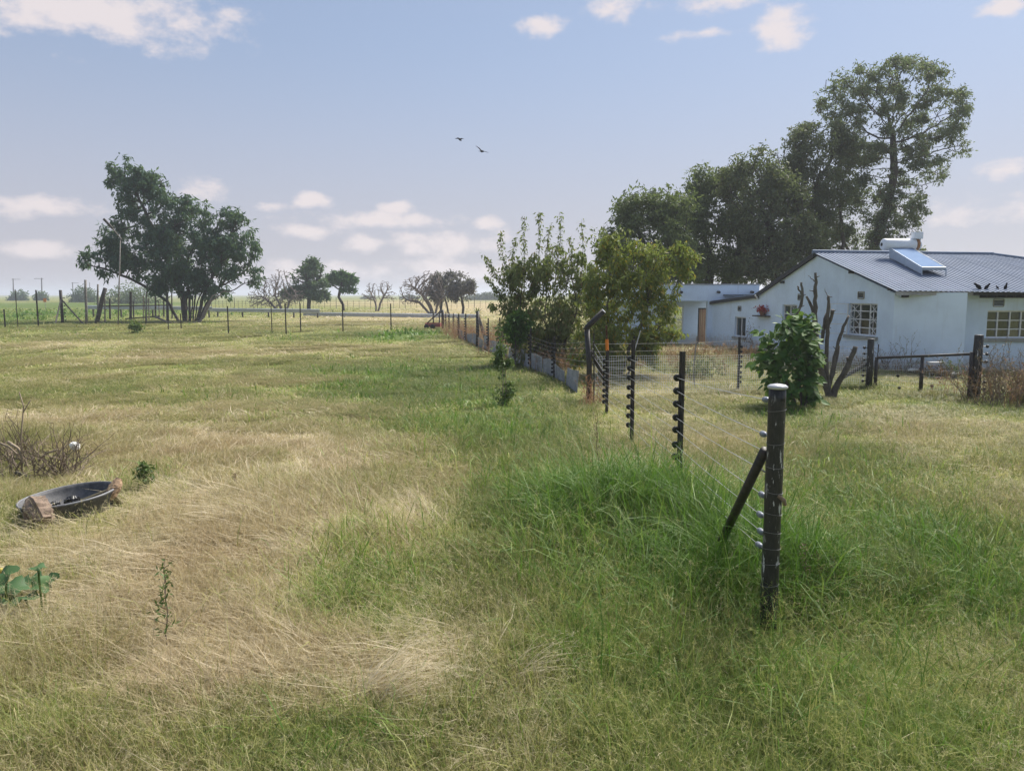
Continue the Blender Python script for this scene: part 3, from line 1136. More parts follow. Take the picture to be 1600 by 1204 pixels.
def tree(name, label, cat, Y, stems, blobs, dens, n_leaf, leaf_l, leaf_w, mat, bark, r_base, tip=None, seed=0, group=None,
         depth=1.0, shell=0.0, droop=.15, spread=None, step=None, cap=None, clump=6, leaf_top=None, power=2.3, iters=110, fall=1.25, rough=0.0, gap=.9, kill=None):
    """a tree with trunk and crown; stems: lines of pixels from the foot upwards, all at distance Y (optionally with offsets)"""
    global rng
    rng = np.random.default_rng(seed)
    r = rng
    s = mpp(Y)
    if rough:       # lumps along the outline
        more = []
        for bl in blobs:
            for k in range(3):
                a = r.uniform(0, 6.283); q = r.uniform(.28, .45) * rough
                more.append((bl[0] + math.cos(a) * bl[2] * .92, bl[1] - abs(math.sin(a)) * bl[3] * .92, bl[2] * q, bl[3] * q, r.uniform(-1, 1) * bl[2] * s * .5))
        blobs = [tuple(b[:2]) + (b[2] * .9, b[3] * .9) for b in blobs] + more
    att = blob_points(blobs, Y, dens, r, depth, shell)
    nodes, par = [], []
    step = step or 7 * s
    for st in stems:
        pts = [P(p[0], p[1], Y + (p[2] if len(p) > 2 else 0)) for p in st]
        pts[0].z = min(pts[0].z, -.05) if pts[0].z < 1.0 else pts[0].z
        last = -1
        for i, p in enumerate(pts):
            if i == 0:
                nodes.append(p); par.append(-1); last = len(nodes) - 1
            else:
                a = pts[i - 1]
                k = max(1, int((p - a).length / step))
                for j in range(1, k + 1):
                    q = a.lerp(p, j / k) + Vector(r.normal(0, step * .06, 3)) * (1 if j < k else 0)
                    nodes.append(q); par.append(last); last = len(nodes) - 1
    N, par = colonize(att, nodes, par, step, 400 * s, kill or step * 1.6, iters)
    tip = tip or .5 * s
    rad, kids = radii(N, par, tip, power, cap)
    m = rad[[i for i, p in enumerate(par) if p < 0]].max()
    rad = tip + (r_base - tip) * np.clip((rad - tip) / max(m - tip, 1e-6), 0, 1) ** fall
    base = P(stems[0][0][0], stems[0][0][1], Y)
    root = empty(name, (base.x, Y, 0), label, cat, group)
    b = branch_mesh(N, par, kids, rad).build('trunk', bark, root, smooth=True)
    if n_leaf:
        thin = np.where(rad < np.quantile(rad, .72))[0]
        thin = thin[thin >= len(nodes)] if (thin >= len(nodes)).any() else thin
        if leaf_top is not None:
            pr = np.clip((N[thin, 2] - leaf_top[0]) / (leaf_top[1] - leaf_top[0]), .12, 1)
        else:
            pr = np.ones(len(thin))
        # some twigs are full, others nearly bare: that gives clumps and gaps
        pr = pr * np.clip(.45 + gap * smooth_noise(N[thin, 0] / (7 * s), N[thin, 2] / (7 * s) + N[thin, 1] / (14 * s), seed), .06, 1.5)
        nc = n_leaf // clump
        ci = r.choice(thin, nc, p=pr / pr.sum())
        spread = spread or step * 1.1
        cpos = N[ci] + r.normal(0, spread * .6, (nc, 3))
        pos = np.repeat(cpos, clump, 0) + r.normal(0, spread * .33, (nc * clump, 3)) * np.array([1, 1, .7])
        d = r.normal(0, 1, (nc * clump, 3)) + np.array([0, 0, -droop * 4])
        ct = np.clip(np.repeat(r.normal(.5, .22, (nc, 1)), clump, 0) + r.normal(0, .18, (nc * clump, 1)), 0, 1)
        tint = np.concatenate([ct, r.random((nc * clump, 1))], 1)
        V, T, A = leaf_mesh(pos, d, leaf_l * r.uniform(.6, 1.25, len(pos)), leaf_w * r.uniform(.7, 1.2, len(pos)), r, tint)
        TRIS[0] += len(T)
        np_mesh('crown', V, T, mat, root, attr={'tint': A})
    return root, N, rad


def build_trees():
    # the spreading tree by the back fence
    tree('spreading_tree', 'dark spreading tree with many stems behind the back fence', 'tree', 70,
         [[(286, 504), (283, 470), (275, 445)], [(292, 504), (292, 465), (296, 435)], [(298, 504), (301, 465), (305, 440)], [(304, 504), (309, 470), (322, 440)], [(281, 504), (262, 472), (240, 455), (205, 436), (165, 420), (138, 414)],
          [(310, 504), (322, 475), (345, 445)], [(289, 504), (286, 460), (262, 410), (240, 360), (222, 320)], [(295, 504), (296, 460), (290, 420)], [(301, 504), (304, 470), (312, 435)], [(307, 504), (318, 462), (335, 425)]],
         [(182, 262, 18, 11), (212, 278, 32, 22), (180, 282, 16, 10), (205, 305, 26, 18), (238, 298, 28, 24), (185, 355, 22, 16), (262, 318, 28, 18), (300, 335, 40, 20), (345, 345, 30, 16), (375, 358, 20, 16), (192, 318, 16, 10), (225, 330, 30, 26),
          (240, 358, 44, 28), (300, 370, 56, 28), (355, 385, 42, 24), (190, 372, 24, 12), (190, 395, 34, 16), (165, 408, 28, 12), (137, 414, 20, 8), (150, 398, 18, 8), (215, 405, 44, 20),
          (280, 410, 64, 26), (350, 420, 46, 20), (390, 405, 16, 14), (388, 428, 18, 10), (300, 438, 56, 16), (335, 448, 34, 10), (180, 342, 10, 10), (205, 430, 30, 9), (265, 440, 30, 12), (163, 430, 10, 4), (325, 456, 26, 9), (295, 455, 28, 9), (352, 452, 26, 9), (385, 440, 20, 9), (330, 395, 40, 24)],
         60, 27000, .50, .15, 'leaf_left_tree', 'bark_dark', .24, seed=1, depth=.9, droop=.3, clump=11, spread=.42, rough=1.0, gap=1.3, fall=1.0, power=2.5)
    # far trees in the middle
    tree('bushy_tree', 'dark bushy tree with upright crown beyond the guard rail', 'tree', 112, [[(482, 486), (483, 462), (480, 440)]],
         [(482, 425, 26, 20), (470, 440, 24, 22), (495, 440, 20, 24), (480, 455, 34, 14), (465, 460, 20, 10), (500, 460, 16, 10), (485, 412, 14, 8)],
         60, 8000, .5, .2, 'leaf_far_tree', 'bark_dark', .3, seed=2, droop=.2, step=.4, spread=.4, rough=1.0, gap=1.2)
    tree('umbrella_tree', 'flat-topped umbrella tree on a crooked thin trunk', 'tree', 116, [[(537, 484), (536, 476), (529, 464), (531, 452), (533, 446)]],
         [(532, 435, 24, 7), (545, 438, 14, 7), (518, 440, 13, 6), (530, 428, 14, 4), (550, 454, 9, 2), (513, 447, 9, 3), (540, 444, 16, 4)],
         120, 7500, .42, .18, 'leaf_umbrella', 'bark_dark', .22, seed=3, droop=.0, step=.35, spread=.3)
    tree('bare_tree', 'leafless spreading tree with fine grey twigs beside the bushy tree', 'tree', 108,
         [[(440, 490), (437, 475), (430, 462)], [(446, 490), (452, 472), (462, 460)], [(436, 490), (424, 474), (412, 464)]],
         [(425, 448, 24, 20), (440, 440, 14, 22), (405, 465, 22, 14), (455, 462, 22, 14), (430, 470, 40, 12), (396, 470, 8, 14)], 420, 0, 0, 0, None, 'bark_bare', .18, tip=.03, step=.26, kill=.3, fall=1.0, seed=4, power=2.6)
    tree('bare_tree', 'small leafless tree alone between umbrella tree and grey thicket', 'tree', 112,
         [[(588, 490), (587, 475), (584, 466)], [(590, 490), (594, 474), (600, 462)]],
         [(582, 455, 14, 16), (602, 452, 13, 16), (575, 462, 12, 10), (612, 464, 10, 10)], 420, 0, 0, 0, None, 'bark_bare', .16, tip=.03, step=.26, kill=.3, fall=1.0, seed=5, power=2.6)
    tree('bare_tree', 'gnarled leafless tree with arching branches behind the red trailer', 'tree', 96,
         [[(676, 490), (672, 478), (660, 460), (645, 448)], [(680, 490), (684, 475), (694, 462)], [(672, 490), (655, 472), (635, 468)]],
         [(650, 445, 24, 16), (672, 440, 22, 18), (632, 458, 12, 14), (660, 460, 26, 14), (640, 470, 16, 8), (690, 460, 14, 12)], 420, 0, 0, 0, None, 'bark_bare', .24, tip=.03, step=.26, kill=.3, fall=1.0, seed=6, power=2.5)
    tree('grey_tree', 'dusky purple-grey bushy tree behind the bare tree', 'tree', 98, [[(700, 492), (698, 475), (694, 462)], [(688, 492), (690, 470), (688, 460)]],
         [(688, 448, 18, 18), (700, 440, 14, 14), (684, 464, 16, 10), (675, 452, 12, 12)], 60, 5000, .42, .16, 'leaf_purple', 'bark_dark', .16, seed=7, step=.4, spread=.4, rough=1.0, gap=1.2)
    tree('grey_tree', 'dusky rounded tree over the far fence corner', 'tree', 94, [[(722, 497), (724, 480), (722, 466)]],
         [(722, 446, 16, 17), (712, 452, 14, 18), (730, 455, 9, 18), (718, 464, 18, 8)], 60, 4200, .42, .16, 'leaf_purple', 'bark_dark', .17, seed=8, step=.4, spread=.4, rough=1.0, gap=1.2)
    # the big trees behind the house
    tree('tall_tree', 'tall umbrella-crowned tree rising above the house roof', 'tree', 50,
         [[(1355, 470), (1362, 400), (1385, 330), (1398, 270), (1395, 215)], [(1350, 470), (1330, 400), (1302, 350), (1300, 310)]],
         [(1400, 114, 66, 20), (1345, 128, 52, 22), (1298, 150, 26, 16), (1500, 185, 24, 24), (1445, 125, 40, 20), (1478, 165, 38, 26), (1320, 165, 44, 26), (1395, 155, 70, 30), (1450, 190, 60, 30),
          (1490, 205, 28, 30), (1345, 195, 60, 26), (1400, 225, 60, 26), (1460, 235, 46, 24), (1440, 275, 36, 30), (1415, 320, 38, 32), (1430, 350, 20, 26), (1395, 365, 44, 24),
          (1360, 300, 34, 44), (1375, 260, 30, 26), (1325, 330, 30, 34), (1340, 375, 46, 22), (1370, 395, 60, 14), (1310, 390, 40, 16), (1300, 365, 30, 20), (1320, 225, 40, 24), (1350, 240, 40, 22), (1330, 280, 34, 26)],
         40, 46000, .21, .085, 'leaf_tall', 'bark_dark', .30, tip=.02, seed=9, depth=.9, clump=11, spread=.29, power=2.3, shell=.35, rough=.9, gap=1.3, fall=1.5)
    tree('open_tree', 'open branching tree with thin foliage left of the tall tree', 'tree', 48,
         [[(1300, 470), (1290, 400), (1285, 340), (1275, 290)], [(1296, 470), (1270, 400), (1250, 330), (1240, 280)], [(1305, 470), (1318, 380), (1312, 320)]],
         [(1250, 222, 30, 16), (1285, 218, 34, 20), (1235, 250, 26, 22), (1275, 255, 50, 26), (1310, 260, 26, 26), (1250, 290, 40, 26), (1300, 300, 40, 30), (1325, 250, 20, 20), (1240, 320, 40, 26), (1285, 340, 44, 28), (1215, 275, 20, 24), (1300, 207, 30, 18), (1262, 207, 26, 14), (1325, 220, 24, 20)],
         38, 22000, .22, .085, 'leaf_mass_dark', 'bark_dark', .30, tip=.02, seed=10, clump=9, spread=.34, rough=1.0, gap=1.3, fall=1.4)
    for k, (lab, nm, Y, st, bl, mt, n) in enumerate([
        ('dense olive tree behind the middle of the house gable', 'dense_tree', 45,
         [[(1215, 480), (1212, 420), (1205, 370)], [(1222, 480), (1240, 410), (1258, 370)]],
         [(1190, 262, 34, 26), (1165, 280, 30, 24), (1205, 290, 46, 34), (1170, 320, 50, 34), (1230, 330, 46, 40), (1200, 365, 60, 36), (1255, 375, 40, 36), (1220, 405, 60, 24), (1275, 395, 30, 30), (1180, 410, 40, 22), (1240, 425, 50, 14), (1190, 432, 40, 10), (1290, 420, 30, 16)],
         'leaf_mass_dark', 26000),
        ('dark leafy tree behind the flat-roofed annexe', 'dense_tree', 47,
         [[(1105, 490), (1108, 440), (1110, 400)], [(1112, 490), (1140, 430), (1155, 390)]],
         [(1120, 305, 40, 26), (1145, 272, 28, 20), (1100, 286, 30, 18), (1085, 322, 36, 28), (1120, 345, 54, 36), (1155, 365, 44, 36), (1080, 375, 46, 34), (1120, 400, 64, 30), (1160, 415, 36, 20), (1110, 428, 56, 12), (1160, 436, 30, 8)],
         'leaf_mass', 26000),
        ('green leafy tree at the outer end of the tree row', 'dense_tree', 44,
         [[(1010, 495), (1015, 440), (1020, 400)], [(1018, 495), (1040, 430), (1050, 390)]],
         [(1000, 315, 26, 18), (1030, 318, 36, 24), (985, 345, 34, 30), (1035, 355, 46, 34), (970, 385, 34, 34), (1010, 395, 54, 34), (1055, 345, 30, 34), (1050, 410, 44, 30), (985, 425, 40, 22), (1060, 432, 40, 12), (955, 410, 18, 22), (985, 365, 16, 26)],
         'leaf_mass', 22000)]):
        tree(nm, lab, 'tree', Y, st, bl, 40, int(n * 1.0), .27, .095, mt, 'bark_dark', .30, tip=.02, seed=20 + k, clump=10, spread=.36, rough=1.1, gap=1.4, fall=1.4, group='trees behind the house')
    # fruit trees at the fence
    shoots = [(818, 470, 823, 338), (835, 460, 845, 330), (866, 460, 876, 332), (905, 460, 914, 342), (800, 470, 782, 362), (795, 450, 752, 398), (850, 450, 862, 350), (930, 440, 948, 352), (800, 460, 806, 372), (885, 455, 893, 372), (790, 470, 756, 432)]
    tree('fruit_tree', 'leafy fruit tree with tall upright shoots beside the fence', 'tree', 26,
         [[(868, 588), (862, 540), (850, 500)], [(872, 588), (884, 530), (900, 490)], [(862, 588), (838, 530), (815, 490)]],
         [(825, 440, 40, 36), (865, 425, 40, 36), (905, 430, 36, 34), (800, 470, 34, 34), (850, 480, 56, 36), (905, 490, 50, 40), (830, 520, 50, 26), (880, 530, 50, 24), (790, 505, 24, 22), (860, 560, 50, 18), (920, 555, 40, 20), (820, 555, 24, 14)],
         46, 15000, .17, .06, 'leaf_shoot', 'bark_grey', .06, tip=.007, seed=30, droop=.45, clump=5, spread=.15, rough=1.0, gap=1.3)
    r = np.random.default_rng(31)
    root = [o for o in C.objects if o.name == 'fruit_tree'][0]
    mb, pos, dr = MB(), [], []
    for (x0, y0, x1, y1) in shoots:
        a, b = P(x0, y0, 26 + r.uniform(-.5, .5)), P(x1, y1, 26 + r.uniform(-.6, .6))
        n = 9
        line = [a.lerp(b, i / n) + Vector((.10 * math.sin(i * .5 + x0), 0, 0)) * (i / n) for i in range(n + 1)]
        mb.tube(line, [.016 * (1 - .8 * i / n) for i in range(n + 1)], 4)
        for i in range(150):
            t = r.random() ** .8
            k = min(int(t * n), n - 1)
            p = line[k].lerp(line[k + 1], t * n - k)
            pos.append(np.array(p) + r.normal(0, .05, 3)); dr.append(r.normal(0, .6, 3) + np.array([0, 0, -.75]))
    mb.build('shoots', 'bark_grey', root)
    V, T, A = leaf_mesh(np.array(pos), np.array(dr), r.uniform(.10, .2, len(pos)), r.uniform(.04, .065, len(pos)), r)
    np_mesh('shoot_leaves', V, T, 'leaf_shoot', root, attr={'tint': A})
    tree('fruit_tree', 'yellow-green fruit tree reaching over the wire mesh fence', 'tree', 22.5,
         [[(960, 600), (958, 540), (950, 500)], [(965, 600), (985, 540), (1010, 490)], [(972, 600), (1000, 550), (1030, 510)]],
         [(955, 400, 26, 26), (985, 390, 26, 24), (1015, 405, 34, 22), (1045, 395, 26, 18), (950, 440, 40, 36), (1000, 440, 46, 34), (1040, 440, 30, 34), (1062, 425, 20, 10),
          (930, 480, 40, 34), (985, 480, 50, 34), (1030, 480, 34, 34), (960, 520, 60, 24), (1015, 520, 36, 20), (1085, 405, 18, 6), (1045, 520, 18, 14), (920, 520, 30, 20), (975, 365, 12, 12), (940, 545, 40, 18), (990, 545, 40, 16), (935, 375, 14, 14), (1030, 545, 20, 8), (955, 565, 44, 14), (1005, 562, 30, 10), (915, 565, 24, 14)],
         46, 15000, .16, .058, 'leaf_fruit', 'bark_grey', .055, tip=.006, seed=32, droop=.4, clump=5, spread=.15, rough=1.0, gap=1.4)
    tree('dark_shrub', 'dark dense shrub under the fruit tree behind fence sheets', 'shrub', 26.5,
         [[(845, 583), (842, 560), (838, 540)], [(850, 583), (860, 555), (866, 535)]],
         [(835, 540, 30, 30), (865, 545, 34, 30), (815, 530, 24, 26), (890, 560, 24, 20)], 46, 4200, .15, .07, 'leaf_mass_dark', 'bark_grey', .05, tip=.006, seed=33, clump=5, spread=.15)
    tree('young_shrub', 'bright green young shrub standing against the fence posts', 'shrub', 25,
         [[(805, 582), (806, 550), (804, 520)]],
         [(805, 500, 20, 12), (795, 508, 16, 12), (815, 512, 14, 12), (822, 495, 14, 12), (800, 525, 10, 14)], 60, 1500, .15, .075, 'leaf_mulberry', 'bark_grey', .025, tip=.006, seed=34, clump=5, spread=.13)
    tree('climbing_weed', 'slender leafy weed standing in the grass before the fence', 'weed', 16.5,
         [[(786, 636), (786, 600), (784, 560), (786, 520)], [(789, 636), (790, 590), (788, 545)], [(783, 636), (781, 600)]],
         [(785, 615, 14, 12), (790, 600, 7, 12), (785, 575, 8, 14), (783, 550, 7, 14), (786, 525, 7, 14), (776, 560, 8, 8), (795, 570, 8, 8), (772, 620, 10, 8), (800, 618, 8, 8)],
         60, 1100, .095, .04, 'leaf_weed', 'twig_pale', .014, tip=.004, seed=35, droop=.2, clump=4, spread=.08)
    print('TREE LEAF TRIS', TRIS[0])


build_trees()


# ------------------------------------------------------------------ the house
class Wall:
    """a vertical plane through two ground points, used to measure and build walls; u runs from a to b"""
    def __init__(self, a, b):
        self.a, self.b = Vector((a.x, a.y, 0)), Vector((b.x, b.y, 0))
        self.d = (self.b - self.a); self.len = self.d.length; self.d.normalize()
        n = Vector((self.d.y, -self.d.x, 0))
        if n.dot(-self.a) < 0:
            n = -n
        self.n = n                       # towards the camera

    def uz(self, x, y):
        r = px_dir(x, y)
        o = Vector((0, 0, CAM_H))
        t = (self.a - o).dot(self.n) / r.dot(self.n)
        p = o + r * t
        return (p - self.a).dot(self.d), p.z

    def at(self, u, z, out=0.0):
        return self.a + self.d * u + Vector((0, 0, z)) + self.n * out


def wall_mesh(W, top, holes, z0=-.15, thick=.22):
    """top: [(u, z)], holes: [(u0, u1, z0, z1)]; front and back skins with reveals"""
    us = sorted(set([t[0] for t in top] + [h[0] for h in holes] + [h[1] for h in holes]))
    def zt(u):
        for (a, b) in zip(top[:-1], top[1:]):
            if a[0] <= u <= b[0] + 1e-9:
                return a[1] + (b[1] - a[1]) * (u - a[0]) / max(b[0] - a[0], 1e-9)
        return top[-1][1]
    mb = MB()
    def quad(p, q, s, t):
        mb.add([p, q, s, t], [(0, 1, 2, 3)])
    for u0, u1 in zip(us[:-1], us[1:]):
        hs = [h for h in holes if h[0] <= u0 + 1e-6 and h[1] >= u1 - 1e-6]
        spans, z = [], z0
        for h in sorted(hs, key=lambda h: h[2]):
            spans.append((z, z, h[2], h[2])); z = h[3]
        spans.append((z, z, zt(u0), zt(u1)))
        for (a, b, c, d) in spans:
            for out in (0, -thick):
                quad(W.at(u0, a, out), W.at(u1, b, out), W.at(u1, d, out), W.at(u0, c, out))
        quad(W.at(u0, zt(u0)), W.at(u1, zt(u1)), W.at(u1, zt(u1), -thick), W.at(u0, zt(u0), -thick))
    for (a, b, c, d) in holes:
        for (p, q) in (((a, c), (b, c)), ((b, c), (b, d)), ((b, d), (a, d)), ((a, d), (a, c))):
            quad(W.at(*p), W.at(*q), W.at(q[0], q[1], -thick), W.at(p[0], p[1], -thick))
    for u in (top[0][0], top[-1][0]):
        quad(W.at(u, z0), W.at(u, zt(u)), W.at(u, zt(u), -thick), W.at(u, z0, -thick))
    return mb


def bar(mb, W, u0, z0, u1, z1, w, out, dep):
    """a straight bar lying in the wall plane"""
    p, q = W.at(u0, z0, out), W.at(u1, z1, out)
    d = (q - p)
    L = d.length
    d.normalize()
    mb.box((p + q) / 2, (L, dep, w), d, W.n, d.cross(W.n))


def window(W, rect, cols, rows, parent, mat='frame_white', bars=(), tan=(), setback=.10, sill=True, fw=.045, curtain=None):
    """a steel window: frame, glazing bars, panes one by one, sill"""
    u0, u1, z0, z1 = rect
    f = MB()
    for (a, b, c, d) in ((u0, z0 + fw / 2, u1, z0 + fw / 2), (u0, z1 - fw / 2, u1, z1 - fw / 2)):
        bar(f, W, a, b, c, d, fw, -setback, .05)
    for u in (u0 + fw / 2, u1 - fw / 2):
        bar(f, W, u, z0 + fw, u, z1 - fw, fw, -setback, .05)
    win = f.build('window', mat, parent)
    gb = MB()
    cu = [u0 + (u1 - u0) * c for c in cols]
    for u in cu[1:-1]:
        bar(gb, W, u, z0 + fw, u, z1 - fw, fw * .95, -setback + .004, .045)
    rz = [z0 + (z1 - z0) * t for t in rows]
    for z in rz[1:-1]:
        for c0, c1 in zip(cu[:-1], cu[1:]):
            bar(gb, W, c0 + fw * .45, z, c1 - fw * .45, z, fw * .7, -setback + .002, .04)
    gb.build('glazing_bars', mat, win)
    for i, (c0, c1) in enumerate(zip(cu[:-1], cu[1:])):
        for j, (r0, r1) in enumerate(zip(rz[:-1], rz[1:])):
            p = MB()
            p.box(W.at((c0 + c1) / 2, (r0 + r1) / 2, -setback - .01), (c1 - c0 - .02, .006, r1 - r0 - .02), W.d, W.n, (0, 0, 1))
            p.build('pane', 'window_glass', win)
            if (i, j) in tan:
                q = MB()
                q.box(W.at((c0 + c1) / 2, (r0 + r1) / 2, -setback - .06), (c1 - c0, .01, r1 - r0), W.d, W.n, (0, 0, 1))
                q.build('curtain', 'curtain', win)
    for (i, kind) in bars:          # burglar bars with crossed diagonals in one column
        b = MB()
        c0, c1 = cu[i], cu[i + 1]
        n = 3
        for k in range(n):
            za, zb = z0 + (z1 - z0) * k / n, z0 + (z1 - z0) * (k + 1) / n
            bar(b, W, c0, za, c1, zb, .018, -setback + .03, .012); bar(b, W, c0, zb, c1, za, .018, -setback + .045, .012)
        bar(b, W, (c0 + c1) / 2, z0, (c0 + c1) / 2, z1, .018, -setback + .06, .012)
        b.build('burglar_bars', mat, win)
    if sill:
        s = MB()
        s.box(W.at((u0 + u1) / 2, z0 - .06, -.03), (u1 - u0 + .22, .22, .11), W.d, W.n, (0, 0, 1))
        s.build('sill', 'sill_concrete', win)
    return win


def vent(W, x, y, parent, w=.16, h=.11):
    u, z = W.uz(x, y)
    m = MB()
    for (a, b, c, d) in ((u - w, z - h, u + w, z - h), (u - w, z + h, u + w, z + h)):
        bar(m, W, a, b, c, d, .03, .01, .04)
    for q in (u - w, u + w):
        bar(m, W, q, z - h + .016, q, z + h - .016, .03, .01, .04)
    o = m.build('air_vent', 'sill_concrete', parent)
    for k in range(4):
        s = MB()
        s.box(W.at(u, z - h + .05 + k * (2 * h - .06) / 4, .008), (2 * w - .03, .03, .018), W.d, (W.n + Vector((0, 0, -.7))).normalized(), (Vector((0, 0, 1)) + W.n * .7).normalized())
        s.build('slat', 'trim_dark', o)


def rect_px(W, x0, x1, y0, y1):
    ua, ub = W.uz(x0, (y0 + y1) / 2)[0], W.uz(x1, (y0 + y1) / 2)[0]
    xm = (x0 + x1) / 2
    return (min(ua, ub), max(ua, ub), W.uz(xm, y1)[1], W.uz(xm, y0)[1])


def build_house():
    H = empty('house', (14, 27, 0), 'whitewashed farmhouse with corrugated roof and flat-roofed annexe', 'house')
    CL, C1 = HP_CL, HP_C1
    WG = Wall(CL, C1)                                         # gable wall
    top = [WG.uz(*p) for p in ((1113, 474), (1183, 464), (1277, 400), (1397.5, 458))]
    top[0] = (0.0, top[0][1]); top[3] = (WG.len, top[3][1])
    g1 = rect_px(WG, 1325, 1370, 474, 524)
    g2 = rect_px(WG, 1222, 1245, 476, 518)
    g3 = rect_px(WG, 1148, 1165, 495, 526)
    wall_mesh(WG, top, [g1, g2, g3]).build('gable_wall', 'wall_paint', H)
    w = window(WG, g1, (0, .36, .70, 1), (0, .24, .50, .76, 1), H, bars=((0, 'x'), (2, 'x')), tan=((1, 0), (2, 0)))
    window(WG, g2, (0, .45, 1), (0, .33, .66, 1), H, bars=((1, 'x'),))
    window(WG, g3, (0, .5, 1), (0, 1), H, fw=.05)
    # the open casement of the big gable window, seen edge on
    sash = MB()
    p = WG.at(g1[0] + .02, 0, .0)
    nrm = (WG.n * .8 - WG.d * .6).normalized()
    hh = g1[3] - g1[2]
    for k in (0, .55):
        sash.box(p + nrm * (.03 + k) + Vector((0, 0, g1[2] + hh / 2)), (.03, .03, hh), nrm, nrm.cross(Vector((0, 0, 1))), (0, 0, 1))
    for z in (g1[2] + .02, g1[2] + hh * .33, g1[2] + hh * .66, g1[3] - .02):
        sash.box(p + nrm * .31 + Vector((0, 0, z)), (.5, .025, .025), nrm, nrm.cross(Vector((0, 0, 1))), (0, 0, 1))
    sash.build('open_casement', 'frame_white', H)
    for (x, y) in ((1346, 461), (1251, 464)):
        vent(WG, x, y, H)
    vent(WG, 1156, 482, H, .14, .10)
    # front walls
    C2 = Vector((P(1512, 460, 23.3).x, 23.3, 0))
    W1 = Wall(C1, C2)
    ztop = W1.uz(1400, 457)[1]
    wall_mesh(W1, [(.002, ztop), (W1.len, ztop)], []).build('front_wall', 'wall_paint', H)
    C2r = Vector((C2.x, C2.y + .75, 0))
    C3 = Vector((23.5, C2.y + .75, 0))
    W2 = Wall(C2r, C3)
    r1 = rect_px(W2, 1542, 1644, 485, 528)
    wall_mesh(W2, [(-.0, ztop + .12), (W2.len, ztop + .12)], [r1]).build('front_wall', 'wall_paint', H)
    window(W2, r1, (0, .18, .37, .54, .72, .86, 1), (0, .32, .64, 1), H, tan=((2, 0), (2, 1)), fw=.045)
    sd = MB()
    sd.box((C2.x - .11, C2.y + .5, ztop / 2 - .05), (.22, .55, ztop + .1)).build('return_wall', 'wall_paint', H)
    vent(W2, 1560, 473, H)
    # the other walls and a floor, so that the rooms are closed and dark
    BR = Vector((23.5, 36.0, 0))
    bw = MB()
    for (a, b) in ((C3, BR), (BR, Vector((CL.x + .3, CL.y + .25, 0)))):
        W = Wall(a, b)
        mid = (a + b) / 2
        bw.box(mid + Vector((0, 0, 1.1)), (W.len, .2, 2.5), W.d, W.n, (0, 0, 1))
    bw.build('back_wall', 'wall_paint', H)
    for (nm, z, t) in (('ceiling', ztop - .06, .06), ('floor', .02, .06)):
        k = MB()
        pl4 = [C1 + Vector((.25, .3, 0)), C2 + Vector((.1, .95, 0)), C3 + Vector((-.15, .25, 0)), BR + Vector((-.15, -.15, 0)), CL + Vector((.5, -.05, 0))]
        k.add([p + Vector((0, 0, z)) for p in pl4] + [p + Vector((0, 0, z - t)) for p in pl4], [(0, 1, 2, 3, 4), (9, 8, 7, 6, 5)] + [(i, 5 + i, 5 + (i + 1) % 5, (i + 1) % 5) for i in range(5)])
        k.build(nm, 'room', H)
    # the annexe: door wall, pilaster, parapet slab with spouts
    AL = Vector((P(940, 460, 38.2).x, 38.2, 0)); AR = Vector((CL.x + .25, 37.9, 0))
    WA = Wall(AL, AR)
    da = rect_px(WA, 1090, 1112.5, 481, 546)
    da = (da[0], da[1], 0.0, da[3])
    wa = rect_px(WA, 1030, 1068, 478, 521)
    za = WA.uz(1090, 470)[1]
    wall_mesh(WA, [(0, za), (WA.len, za)], [da, wa]).build('annexe_wall', 'wall_paint', H)
    window(WA, wa, (0, .33, .66, 1), (0, .5, 1), H, tan=((0, 1),), fw=.06)
    leaf = MB()
    for k in range(5):
        u = da[0] + .06 + (da[1] - da[0] - .12) * (k + .5) / 5
        q = MB()
        q.box(WA.at(u, da[3] / 2, -.08), ((da[1] - da[0] - .12) / 5 - .012, .04, da[3] - .10), WA.d, WA.n, (0, 0, 1))
        if k == 0:
            fr = MB()
            for uu in (da[0] + .03, da[1] - .03):
                bar(fr, WA, uu, 0, uu, da[3], .06, -.05, .08)
            bar(fr, WA, da[0], da[3] - .03, da[1], da[3] - .03, .06, -.045, .08)
            door = fr.build('door', 'trim_dark', H)
        q.build('plank', 'door_wood', door)
    hd = MB()
    hd.tube([WA.at(da[1] - .16, 1.0, -.06), WA.at(da[1] - .16, 1.0, .0), WA.at(da[1] - .28, 1.0, .01)], .018, 6)
    hd.build('handle', 'trim_dark', door)
    pl = MB()
    p0 = WG.at(0, 0)
    pl.box((p0.x - .05, p0.y + .12, za / 2 - .05), (.32, .32, za + .1)).build('pilaster', 'wall_paint', H)
    PA, PB = Vector((P(950, 460, 37.0).x, 37.0, 0)), Vector((P(1186, 460, 37.0).x, 37.0, 0))
    WP = Wall(PA, PB)
    zb, zc = WP.uz(1100, 470)[1], WP.uz(1150, 445)[1]
    par = MB()
    par.box(WP.at(WP.len / 2, (zb + zc) / 2, -.06), (WP.len, .16, zc - zb), WP.d, WP.n, (0, 0, 1)).build('parapet', 'wall_paint', H)
    cop = MB()
    cop.box(WP.at(WP.len / 2, zc + .025, -.06), (WP.len + .06, .24, .05), WP.d, WP.n, (0, 0, 1)).build('coping', 'fascia', H)
    so = MB()
    so.box(WP.at(WP.len / 2 - 1.0, zb + .05, -1.3), (WP.len - 2.2, 2.3, .10), WP.d, WP.n, (0, 0, 1)).build('flat_roof', 'trim_dark', H)
    for x in (1064, 1122, 1174):
        u, z = WP.uz(x, 456)
        s = MB()
        s.tube([WP.at(u, z, -.1), WP.at(u - .05, z - .02, .42)], .065, 8)
        s.build('spout', 'trim_dark', H)
    # roofs: ridge, eaves and the corrugated sheets between
    apx = WG.at(*WG.uz(1277, 397.5))
